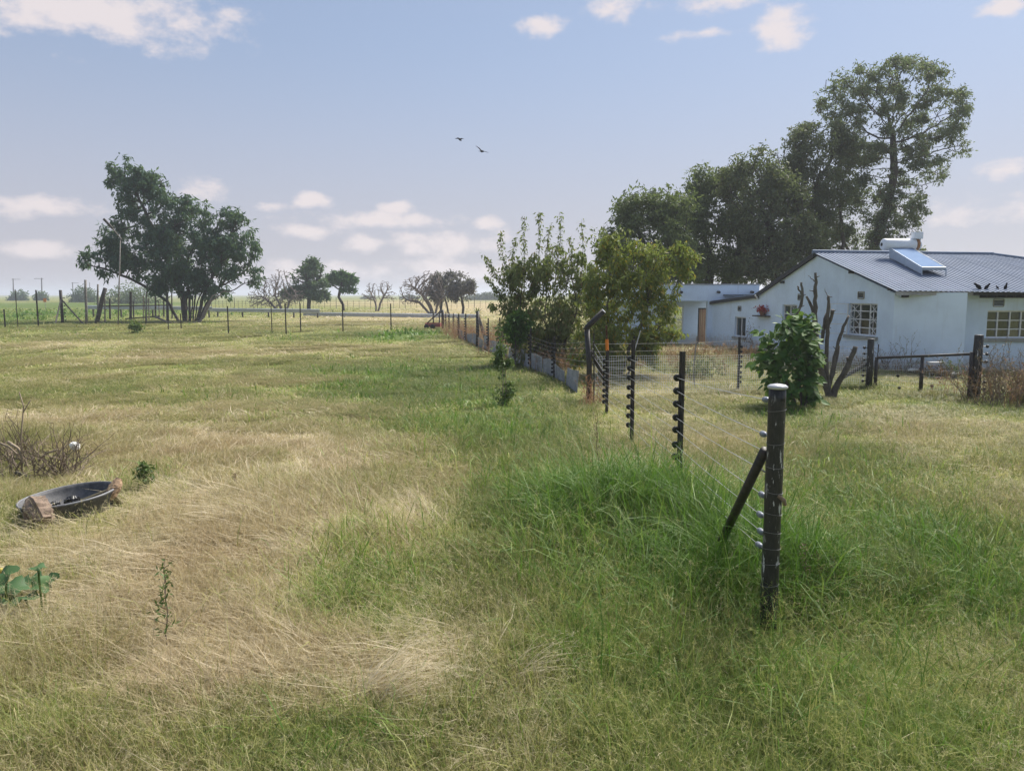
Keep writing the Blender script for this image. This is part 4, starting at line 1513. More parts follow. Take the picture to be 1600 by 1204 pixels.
    back = Vector((0.06, 0, 0))
    ridge_a = apx + Vector((-.12, .03, .07)); ridge_b = P(1550, 398, ridge_a.y + .25)
    e_a = WG.at(WG.len, WG.uz(1399, 456)[1] + .03) + Vector((-.16, -.42, 0))
    e_b = Vector((23.2, e_a.y - .75, P(1520, 463, e_a.y).z + .02))
    hip_end = P(1760, 463, e_a.y + 2)
    def sheet(i, n, A0, A1, B0, B1, ribs=4):
        """one sheet with trapezoid ribs between two lines A (top) and B (bottom), share i of n"""
        prof = []
        for k in range(ribs):
            b = k / ribs
            prof += [(b, 0), (b + .5 / ribs, 0), (b + .62 / ribs, 1), (b + .88 / ribs, 1)]
        prof.append((1, 0))
        lift = .004 * (i % 2)
        vs, fs = [], []
        nrm = (A1 - A0).cross(B0 - A0).normalized()
        if nrm.z < 0:
            nrm = -nrm
        for (t, h) in prof:
            f = (i + t * 1.01) / n
            a, b = A0.lerp(A1, f), B0.lerp(B1, f)
            off = nrm * (h * .022 + lift)
            vs += [a + off, b + off]
        m = len(prof)
        for k in range(m - 1):
            fs.append((2 * k, 2 * k + 1, 2 * k + 3, 2 * k + 2))
        o = mesh_obj('roof_sheet', vs, fs, 'roof_zinc', H)
        md = o.modifiers.new('thickness', 'SOLIDIFY'); md.thickness = .004; md.offset = -1
        return o
    n = 11
    # main front slope: the ridge ends at the hip, the eave goes on behind the frame edge
    e_mid = e_a.lerp(e_b, (ridge_b.x - ridge_a.x) / (e_b.x - e_a.x))
    for i in range(n):
        sheet(i, n, ridge_a, ridge_b, e_a, e_mid)
    nh = 8
    hip_b = e_b
    for i in range(nh):       # sheets cut by the hip line
        sheet(i, nh, ridge_b, ridge_b.lerp(hip_b, .985), e_mid, hip_b, 4)
    # back slope and its lower lean-to part
    bl = WG.at(*WG.uz(1183, 462)) + Vector((-.12, .06, .05))
    br = Vector((ridge_b.x + 2, bl.y + .2, bl.z))
    for i in range(n):
        sheet(i, n, ridge_a, ridge_b, bl, br)
    ll = WG.at(*WG.uz(1112, 472)) + Vector((-.14, .06, .04))
    lr = Vector((br.x, ll.y + .3, ll.z))
    for i in range(n):
        sheet(i, n, bl + Vector((0, 0, -.02)), br + Vector((0, 0, -.02)), ll, lr)
    hb = MB()
    hb.add([ridge_b, hip_b, Vector((23.2, bl.y, bl.z)), br], [(0, 1, 2), (0, 2, 3)])
    hb.build('hip_roof', 'roof_zinc', H)
    rc = MB()
    rc.tube([ridge_a + Vector((-.05, 0, .03)), ridge_b + Vector((.05, 0, .03))], .075, 8)
    rc.build('ridge_cap', 'roof_zinc', H)
    hc = MB()
    hc.tube([ridge_b + Vector((0, 0, .03)), hip_b.lerp(ridge_b, .02) + Vector((0, 0, .03))], .06, 8)
    hc.build('hip_cap', 'roof_zinc', H)
    # barge boards, fascia, gutter and timber ends
    bb = MB()
    for (a, b) in ((ridge_a, bl), (bl, ll)):
        d = (b - a); L = d.length; d.normalize()
        bb.box((a + b) / 2 + Vector((.0, 0, -.09)), (L, .03, .13), d, WG.n, d.cross(WG.n))
    bb.build('barge_board', 'trim_dark', H)
    fb = MB()
    x1512 = C2.x + .35
    fb.box(((e_a.x + x1512) / 2, e_a.y + .03, e_a.z - .075), (x1512 - e_a.x, .03, .11)).build('fascia_board', 'fascia', H)
    gt = MB()
    gt.box(((x1512 + e_b.x) / 2, e_a.y + .02, e_a.z - .085), (e_b.x - x1512, .10, .10)).build('gutter', 'trim_dark', H)
    for x in (1413, 1459):
        q = MB()
        p = P(x, 463, e_a.y + .25)
        q.box((p.x, e_a.y + .25, p.z + .02), (.08, .4, .11)).build('rafter_end', 'trim_dark', H)
    for x in (1534, 1548, 1562, 1576, 1590):
        q = MB()
        p = P(x, 468, e_a.y + .4)
        q.box((p.x, e_a.y + .55, e_a.z - .17), (.07, .9, .09)).build('rafter_end', 'trim_dark', H)
    for (x, y) in ((1333, 424), (1395, 450), (1225, 440), (1185, 464)):
        u, z = WG.uz(x, y)
        q = MB()
        q.box(WG.at(u, z - .02, .07), (.08, .16, .10), WG.d, WG.n, (0, 0, 1)).build('purlin_end', 'trim_dark', H)
    dp = MB()
    q = WG.at(*WG.uz(1186, 463), .05)
    dp.tube([q + Vector((-.12, -.03, .06)), q + Vector((0, 0, -.12))], .04, 6)
    dp.build('downpipe', 'frame_white', H)
    # flower shelf on the gable wall
    u0, z0 = WG.uz(1184, 493); u1, _ = WG.uz(1204, 493)
    F = empty('flower_shelf', WG.at((u0 + u1) / 2, z0), 'red flowers in a pot on a small wall shelf', 'flower shelf')
    s = MB()
    s.box(WG.at((u0 + u1) / 2, z0, .13), (abs(u1 - u0), .26, .05), WG.d, WG.n, (0, 0, 1)).build('shelf', 'wood_dark', F)
    pt = MB()
    pt.lathe(WG.at((u0 * .4 + u1 * .6), z0 + .026, .13), (0, 0, 1), [(0, .09), (.16, .13), (.17, .14), (.19, .14)], 12).build('pot', 'brick_red', F)
    r = np.random.default_rng(5)
    n = 220
    c = np.array(WG.at((u0 * .45 + u1 * .55), z0 + .27, .13))
    pos = c + r.normal(0, 1, (n, 3)) * np.array([.10, .20, .065])
    V, T, A = leaf_mesh(pos, r.normal(0, 1, (n, 3)), np.full(n, .10), np.full(n, .06), r)
    np_mesh('flowers', V, T, 'petal_red', F, attr={'tint': A})['kind'] = 'stuff'
    # solar water heater on the roof
    S = empty('solar_water_heater', P(1440, 410, 28), 'white solar water heater with blue panel on the roof', 'water heater')
    Yt = ridge_a.y - .75
    a, b = P(1379, 382, Yt), P(1436, 382.5, Yt + .1)
    rr = 9.2 * mpp(Yt)
    t = MB()
    L = (b - a).length
    t.lathe(a, b - a, [(-.03, rr * .5), (0, rr * .86), (.05, rr), (L - .05, rr), (L, rr * .86), (L + .03, rr * .5)], 24)
    tank = t.build('tank', 'tank_white', S, smooth=True)
    e = MB()
    d = (b - a).normalized()
    e.lathe(a - d * .045, d, [(0, rr * .28), (.03, rr * .30)], 12).build('end_boss', 'trim_dark', tank)
    rb = MB()
    rb.lathe(a + d * (L * .86), d, [(0, rr * 1.008), (L * .09, rr * 1.008)], 24).build('rust_band', 'tank_rust', tank, smooth=True)
    bx = MB()
    bp = P(1433, 368, Yt + .05)
    bx.box(bp, (.30, .26, .24)).build('header_box', 'tank_white', S)
    for dx in (-.12, .12):
        lg = MB()
        lg.tube([bp + Vector((dx, 0, -.12)), bp + Vector((dx, 0, -.34))], .02, 5)
        lg.build('header_bracket', 'panel_side', S)
    q = [P(1391, 387, Yt - .15), P(1437, 387.5, Yt - .15), P(1479, 415.5, Yt - 2.35), P(1441, 417.5, Yt - 2.35)]
    q[2].z = q[3].z
    q[1] = q[0] + (q[2] - q[3])
    nn = (q[1] - q[0]).cross(q[3] - q[0]).normalized()
    if nn.z < 0:
        nn = -nn
    pn = MB()
    pn.add([*q, *[v - nn * .10 for v in q]], [(4, 7, 6, 5), (0, 4, 5, 1), (1, 5, 6, 2), (2, 6, 7, 3), (3, 7, 4, 0)])
    ctr = sum(q, Vector()) / 4
    inner = [v.lerp(ctr, .05) for v in q]
    pn.add([*q, *inner], [(0, 1, 5, 4), (1, 2, 6, 5), (2, 3, 7, 6), (3, 0, 4, 7)])
    panel = pn.build('collector', 'panel_side', S)
    gl = MB()
    gl.add([v - nn * .012 for v in inner], [(0, 1, 2, 3)])
    gl.build('glass', 'solar_glass', panel)
    for v in (q[0], q[1], q[0].lerp(q[3], .5), q[1].lerp(q[2], .5), q[2], q[3]):
        rz = e_a.z + (ridge_a.z - e_a.z) * (v.y - e_a.y) / (ridge_a.y - e_a.y)
        st = MB()
        st.tube([v - nn * .05, Vector((v.x, v.y, rz + .02))], .02, 5)
        st.build('strut', 'panel_side', S)
    st = MB()
    st.tube([a + d * .3 + Vector((0, 0, -rr * .8)), a + d * .3 + Vector((0, -.1, -.75))], .025, 5)
    st.build('tank_leg', 'panel_side', S)
    st = MB()
    st.tube([b - d * .3 + Vector((0, 0, -rr * .8)), b - d * .3 + Vector((0, -.1, -.75))], .025, 5)
    st.build('tank_leg', 'panel_side', S)
    side = MB()
    for (u, v) in ((q[0], q[3]),):
        rz = lambda p: e_a.z + (ridge_a.z - e_a.z) * (p.y - e_a.y) / (ridge_a.y - e_a.y)
        side.add([u - nn * .1, v - nn * .1, Vector((v.x, v.y, rz(v) + .045)), Vector((u.x, u.y, rz(u) + .045)),
                  u - nn * .1 + Vector((.015, 0, 0)), v - nn * .1 + Vector((.015, 0, 0)), Vector((v.x + .015, v.y, rz(v) + .045)), Vector((u.x + .015, u.y, rz(u) + .045))],
                 [(0, 1, 2, 3), (4, 7, 6, 5), (0, 4, 5, 1), (2, 6, 7, 3)])
    side.build('side_plate', 'panel_side', S)
    # birds sitting on the eave
    for k, (x, sz) in enumerate(((1529, .95), (1541.5, .8), (1559, .5), (1571, .75))):
        p = P(x, 457, e_a.y + .1)
        bird_perched((p.x, e_a.y + .12, e_a.z + .045), sz, k)


PERCH = ['plump dark bird perched first on the roof eave above the corner', 'dark bird perched second along the roof eave', 'smallest dark bird on the roof eave, third in line', 'upright dark bird perched last along the roof eave']


def bird_perched(p, s, k):
    p = Vector(p)
    o = empty('bird', p, PERCH[k], 'bird', 'birds perched on the eave')
    m = MB()
    f = 1 if k % 2 else -1
    lean = (.75, .6, .5, .25)[k]
    dv = Vector((f * lean, 0, 1 - lean * .5)).normalized()
    c = p + Vector((0, 0, .085 * s))
    m.lathe(c - dv * .13 * s, dv, [(0, .01), (.05 * s, .045 * s), (.13 * s, .065 * s), (.20 * s, .05 * s), (.235 * s, .032 * s), (.26 * s, .036 * s), (.30 * s, .03 * s), (.325 * s, .008)], 9)
    t = c - dv * .10 * s
    m.box(t - dv * .08 * s, (.16 * s, .05 * s, .012 * s), dv, (0, 1, 0), dv.cross(Vector((0, 1, 0))))
    hp = c + dv * .16 * s
    m.tube([hp, hp + Vector((f * .07 * s, 0, -.005))], [.012 * s, .002], 5)
    for y in (-.02, .02):
        m.tube([c + Vector((0, y * s, -.03)), p + Vector((0, y * s, -.03))], .006, 4)
    m.build('body', 'bird_black', o, smooth=True)


build_house()


# ------------------------------------------------------------------ fences
INS = [.82, .73, .64, .545, .46, .355, .27, .18]          # heights of the wires as a share of the post


def disc(mb, c, ax, r, h, n=10):
    mb.lathe(Vector(c) - Vector(ax).normalized() * h / 2, ax, [(0, r * .55), (h * .15, r), (h * .4, r), (h * .5, r * .6), (h * .6, r), (h * .85, r), (h, r * .55)], n)


def steel_post(fence, base, top_z, w=.05, knob=None, side=Vector((-1, 0, 0)), mat='steel_black', shares=INS, kr=.034):
    """Y-section steel post with bobbin insulators on one side"""
    H = top_z - base.z
    m = MB()
    b0 = Vector((base.x, base.y, -.1))
    for k in range(3):
        a = k * 2 * math.pi / 3 + .5
        d = Vector((math.cos(a), math.sin(a), 0))
        m.box(b0 + d * w * .30 + Vector((0, 0, (H + .1) / 2)), (w * .62, w * .22, H + .1), d, d.cross(Vector((0, 0, 1))), (0, 0, 1))
    p = m.build('post', mat, fence)
    anchors = []
    for s in shares:
        c = Vector((base.x, base.y, base.z + H * s)) + side * (w * .5 + kr * .8)
        if knob is None or knob:
            k = MB()
            disc(k, c, (side.y, -side.x, .25), kr, .045)
            k.build('insulator', 'insulator_black', p)
        anchors.append(c)
    return p, anchors


def wire(fence, pts, r=.0022, sag=.0, mat='wire_steel'):
    line = []
    for a, b in zip(pts[:-1], pts[1:]):
        n = 4
        for i in range(n):
            t = i / n
            line.append(a.lerp(b, t) + Vector((0, 0, -sag * 4 * t * (1 - t) * (b - a).length)))
    line.append(pts[-1])
    m = MB()
    m.tube(line, r, 4)
    return m.build('wire', mat, fence)


def ztop(x, y, Y):
    return P(x, y, Y).z


def build_near_fence():
    base = G(1199, 1000)
    F = empty('electric_fence', (base.x, base.y, 0), 'electric wire fence from the thick black pole to the bent pipe post', 'fence')
    zt = ztop(1211, 606, base.y)
    rp = 13.4 * mpp((base.y ** 2 + 1.2) ** .5)
    r = random.Random(4)
    m = MB()
    prof = []
    for i in range(26):
        t = i / 25
        prof.append(((zt + .15) * t, rp * (1.02 - .06 * t) + r.uniform(-.0015, .0015)))
    m.lathe((base.x, base.y, -.15), (0, 0, 1), prof, 22)
    pole = m.build('corner_pole', 'pole_black', F, smooth=True, origin=(base.x, base.y, 0))
    cp = MB()
    cp.lathe((base.x, base.y, zt), (0, 0, 1), [(-.006, rp * .98), (0, rp * 1.13), (.012, rp * 1.15), (.022, rp * .9), (.028, rp * .4)], 22)
    cp.build('cap', 'cap_paint', pole, smooth=True)
    # branch stub and hole
    st = MB()
    kz = zt * .58
    st.tube([(base.x + rp * .2, base.y - rp * .9, kz + .02), (base.x + rp * .9, base.y - rp * .9, kz - .01), (base.x + rp * 1.25, base.y - rp * .55, kz - .05)], [.012, .016, .011], 6)
    st.build('branch_stub', 'log_bark', pole)
    hl = MB()
    hl.lathe((base.x + rp * .35, base.y - rp * .94, zt - .075), (.3, -1, 0), [(0, .012), (.008, .012)], 10).build('drill_hole', 'insulator_black', pole)
    # wire wrapped round the pole
    for z in [.915, .79, .70, .60, .515, .44, .375, .315, .23]:
        w = MB()
        pts = []
        for k in range(19):
            a = 2 * math.pi * k / 18
            pts.append((base.x + math.cos(a) * (rp + .003), base.y + math.sin(a) * (rp + .003), zt * z + .008 * math.sin(a + z * 9)))
        w.tube(pts, .0017, 4, cap=False)
        w.build('wire_wrap', 'wire_dull', pole)
    # droppers
    posts = []
    for k, (xb, yb, xt, yt, w) in enumerate([(1061, 772, 1065, 549, .062), (987, 692, 984, 531, .055), (948, 645, 939, 509, .055)]):
        b = G(xb, yb)
        z = ztop(xt, yt, b.y)
        if k == 2:
            z = ztop(xt, 546, b.y)
        p, an = steel_post(F, b, z, w, side=Vector((-.98, -.2, 0)), kr=.042)
        posts.append(an)
        if k == 2:
            t = MB(); t.tube([(b.x - .01, b.y, z - .02), (b.x - .02, b.y, ztop(940, 530, b.y))], .032, 8); t.build('orange_tape', 'tape_orange', p)
            t = MB(); t.tube([(b.x - .02, b.y, ztop(940, 530, b.y)), (b.x - .035, b.y, ztop(939, 508, b.y))], .022, 6); t.build('rusty_tip', 'rust', p)
    # strain insulators on the pole
    first = posts[0]
    ends = []
    for k, s in enumerate([.945, .80, .735, .655, .555, .47, .405, .345]):
        zz = zt * s
        tgt = first[k]
        d = (tgt - Vector((base.x, base.y, zz))).normalized()
        a = Vector((base.x, base.y, zz)) + d * (rp + .0)
        off = .15 + .03 * (k % 2) if k != 3 else .27
        w = MB()
        w.tube([a, a + d * off], .006, 5)
        lug = w.build('strain_lug', 'insulator_black', pole)
        e = MB()
        c = a + d * (off + .005)
        e.lathe(c, d, [(0, .008), (.012, .019), (.032, .023), (.045, .015), (.06, .023), (.085, .020), (.105, .008)], 12)
        e.build('strain_insulator', 'insulator_grey', pole, smooth=True)
        ends.append(c + d * .11)
    # brace from the pole into the grass
    bt = Vector((base.x - rp * .9, base.y + .05, ztop(1193, 706, base.y)))
    bb = Vector((P(1146, 806, base.y + .75).x, base.y + .75, P(1146, 806, base.y + .75).z))
    bb2 = bt + (bb - bt) * 1.6
    br = MB()
    br.tube([bt, bb2], .034, 12)
    br.build('brace', 'steel_black', F, smooth=True)
    # bent pipe post at the far end
    b = G(920, 628)
    z1 = ztop(917, 512, b.y)
    tip = P(943, 486, b.y - .1)
    bp = MB()
    el = Vector((P(917, 512, b.y).x, b.y, z1))
    bp.tube([(b.x, b.y, -.1), (b.x, b.y, z1 * .5), el + Vector((0, 0, -.03))], [.06, .06, .06], 12)
    bent = bp.build('bent_post', 'steel_black', F, smooth=True)
    ba = MB()
    ba.tube([el + Vector((-.03, 0, -.05)), el + Vector((.01, 0, .02)), tip], [.058, .062, .062], 12)
    ba.build('bent_arm', 'steel_black', bent, smooth=True)
    ca = MB()
    dd = (tip - el).normalized()
    ca.lathe(tip + dd * .002, dd, [(0, .060), (.012, .056)], 12).build('arm_cap', 'cap_paint', bent)
    ro = MB()
    rb = G(928, 632)
    ro.tube([(rb.x, rb.y, -.1), (rb.x - .02, rb.y, ztop(926, 520, rb.y))], .015, 6)
    ro.build('thin_rod', 'steel_black', F)
    b2 = MB()
    b2.tube([P(923, 548, b.y), P(946, 596, b.y + .3)], .045, 8)
    b2.build('end_brace', 'steel_black', F)
    last = [Vector((b.x + .07, b.y, z1 * s)) for s in INS]
    for k in range(8):
        wire(F, [ends[k], posts[0][k], posts[1][k], posts[2][k], last[k]], .0030, .004)
    return b, z1


def build_far_run(b, z1):
    F = empty('boundary_fence', (b.x, b.y, 0), 'wire boundary fence with dark posts running away to the far corner', 'fence')
    px = [(866, 593, 525, .06), (829, 579, 512, .06), (804, 567, 500, .055), (781, 555, 496, .05), (763, 548, 497, .05), (746, 541, 486, .16), (728, 534, 490, .055), (717, 529, 490, .07),
          (709, 520, 489, .05), (702, 516, 488, .05), (697, 514, 487, .05)]
    lines = [[Vector((b.x - .05, b.y, z1 * s))] for s in INS]
    G0 = Vector((b.x, b.y, 0))
    for k, (x, yb, yt, w) in enumerate(px):
        g = G(x, yb)
        z = ztop(x, yt, g.y)
        if w > .1:
            m = MB(); m.tube([(g.x, g.y, -.1), (g.x + .02, g.y, z)], [.085, .08], 10)
            p = m.build('timber_post', 'steel_black', F, smooth=True)
            an = [Vector((g.x - .09, g.y, z * s)) for s in INS]
        else:
            p, an = steel_post(F, g, z, w, side=Vector((-1, -.1, 0)), kr=.036)
        for q, a in zip(lines, an):
            q.append(a)
    c = G(692, 514)
    zc = ztop(691, 484, c.y)
    m = MB(); m.tube([(c.x, c.y, -.1), (c.x, c.y, zc)], .10, 10); m.build('timber_post', 'steel_black', F, smooth=True)
    for q, s in zip(lines, INS):
        q.append(Vector((c.x + .06, c.y, zc * s)))
    for q in lines:
        wire(F, q, .004, .003, 'wire_dull')
    # low grey sheets along the foot of the fence
    r = random.Random(9)
    path = [Vector((b.x, b.y, 0))] + [G(x, yb) for (x, yb, _, _) in px[:8]]
    pts = []
    for a, q in zip(path[:-1], path[1:]):
        L = (q - a).length
        n = max(1, round(L / 1.7))
        for i in range(n):
            pts.append((a.lerp(q, i / n), a.lerp(q, (i + 1) / n)))
    for i, (a, q) in enumerate(pts):
        if i in (0,):
            continue
        hh = r.uniform(.42, .62)
        d = (q - a).normalized(); nn = Vector((d.y, -d.x, 0))
        L = (q - a).length * r.uniform(.95, 1.02)
        vs, fs, n = [], [], 22
        tilt = r.uniform(-.04, .04); lean = r.uniform(-.03, .06)
        for k in range(n + 1):
            t = k / n
            o = nn * (.03 + .012 * math.sin(t * math.pi * 14) + .01 * (i % 2))
            p = a + d * (L * t) + o
            vs += [p + Vector((0, 0, -.04)), p + nn * lean + Vector((0, 0, hh + tilt * (t - .5) * 2 + .01 * math.sin(7 * t + i)))]
        for k in range(n):
            fs.append((2 * k, 2 * k + 2, 2 * k + 3, 2 * k + 1))
        o = mesh_obj('metal_sheet', vs, fs, 'sheet_zinc', F)
        md = o.modifiers.new('thickness', 'SOLIDIFY'); md.thickness = .006
    return c, zc


def build_mesh_fence(b):
    gl, gr = G(1357, 606), G(1523, 622)
    F = empty('mesh_fence', (b.x, b.y, 0), 'low pale wire mesh fence between bent post and gate', 'fence')
    a = Vector((b.x + .15, b.y + .2, 0)); e = gl + Vector((-.1, 0, 0))
    L = (e - a).length
    d = (e - a).normalized()
    nn = Vector((d.y, -d.x, 0))
    def at(u, z):
        w = .03 * math.sin(u * 1.7) + .02 * math.sin(u * 4.1 + z * 3)
        return a + d * u + nn * w + Vector((0, 0, z + .03 * math.sin(u * 1.1 + 1)))
    m = MB()
    top, cell = .98, .058
    n = int(L / cell)
    us = [L * i / n for i in range(n + 1)]
    lo = .12
    for i, u in enumerate(us):
        m.tube([at(u, lo), at(u, .5), at(u, top)], .0034, 4, cap=False)
    k = int((top - lo) / cell)
    for j in range(k + 1):
        z = lo + (top - lo) * j / k
        m.tube([at(u, z) for u in us[::4] + [us[-1]]], .0022, 4, cap=False)
    o = m.build('wire_mesh', 'mesh_steel', F)
    o['kind'] = 'stuff'
    # posts along it
    p, an = steel_post(F, G(1153, 612), ztop(1152, 526, G(1153, 612).y), .055, side=Vector((1, 0, 0)), kr=.032)
    s = MB()
    g = G(1086, 606)
    s.tube([(g.x, g.y, -.05), (g.x - .06, g.y, .5), (g.x + .02, g.y, ztop(1089, 525, g.y))], .018, 6)
    s.build('crooked_stake', 'wood_grey', F)
    s = MB()
    s.tube([P(990, 553, 17.2), P(1001, 516, 17.2)], .014, 6)
    s.build('leaning_rod', 'wire_steel', F)
    for z in (1.13, 1.3):
        wire(F, [Vector((b.x, b.y, z)), Vector((an[0].x, an[0].y, z - .03)), Vector((gl.x, gl.y, z - .05))], .0024, .004, 'wire_dull')
    # gate posts
    def gatepost(x, yb, yt, lab, rad, sidex):
        g = G(x, yb)
        z = ztop(x, yt, g.y)
        o = empty('gate_post', (g.x, g.y, 0), lab, 'post', 'posts of the farm gate')
        m = MB()
        m.lathe((g.x, g.y, -.1), (0, 0, 1), [(0, rad * 1.05), (z * .5, rad), (z + .08, rad * .98), (z + .1, rad * .9)], 14)
        m.build('pole', 'pole_black', o, smooth=True)
        for s in (.82, .7, .58, .36, .26, .15):
            k = MB()
            c = Vector((g.x + sidex * (rad + .09), g.y - .03, z * s))
            disc(k, c, (0, 1, .3), .035, .05)
            k.tube([c, c - Vector((sidex * .10, 0, 0))], .01, 5)
            k.build('insulator', 'insulator_black', o)
        return g, z, o
    g1, zl, ol = gatepost(1357, 606, 529, 'black gate post with a diagonal brace beside the dead stems', .085, -1)
    g2, zr, orr = gatepost(1523, 622, 523, 'thicker black gate post at the end nearer the big window', .10, 1)
    br = MB()
    br.tube([Vector((g1.x - .07, g1.y, ztop(1352, 568, g1.y))), Vector((P(1316, 588, g1.y).x, g1.y + .05, P(1316, 588, g1.y).z - .05))], .055, 8)
    br.build('brace', 'steel_black', ol)
    # the gate: tube frame, stiles, mesh wires with insulators
    Gt = empty('farm_gate', ((g1.x + g2.x) / 2, (g1.y + g2.y) / 2, 0), 'black tubular farm gate with wire mesh before the house', 'gate')
    A = Vector((g1.x + .17, g1.y, ztop(1363, 559, g1.y))); B = Vector((g2.x - .14, g2.y, ztop(1518, 553, g2.y)))
    t = MB(); t.tube([A, B], .033, 10); t.build('top_rail', 'steel_black', Gt, smooth=True)
    for (p, zt2) in ((A, A.z + .02), (B, B.z + .05)):
        t = MB(); t.tube([(p.x, p.y, .05), (p.x, p.y, zt2)], .045, 10); t.build('end_stile', 'steel_black', Gt, smooth=True)
    t = MB(); t.tube([(B.x + .03, B.y, B.z), (B.x + .05, B.y, B.z + .42)], .014, 6); t.build('hinge_rod', 'steel_black', Gt)
    t = MB(); t.tube([(A.x + .02, A.y, A.z), (A.x + .03, A.y, A.z + .35)], .012, 6); t.build('hinge_rod', 'steel_black', Gt)
    mid = A.lerp(B, .51)
    t = MB(); t.tube([(mid.x, mid.y, -.05), (mid.x, mid.y, mid.z - .03)], [.05, .042], 10); t.build('middle_stile', 'steel_black', Gt, smooth=True)
    ws = []
    for s in (.14, .3, .46, .62, .78):
        ws.append(wire(Gt, [A * 1.0 - Vector((0, 0, A.z * (1 - s))), B - Vector((0, 0, B.z * (1 - s)))], .003, .004))
    for (x, y) in ((1367, 590), (1403, 587), (1405, 606), (1457, 585), (1456, 603), (1455, 619), (1367, 609)):
        f = (x - 1357) / 166
        p = P(x, y, g1.y + (g2.y - g1.y) * f)
        k = MB(); disc(k, p, (0, 1, .3), .038, .05, 8); k.build('insulator', 'insulator_black', Gt)
    m = MB()
    n = 46
    for i in range(n + 1):
        p = A.lerp(B, i / n)
        m.tube([(p.x, p.y + .02, .1), (p.x, p.y + .02, A.z * .8)], .0016, 3, cap=False)
    m.build('wire_mesh', 'mesh_steel', Gt)['kind'] = 'stuff'


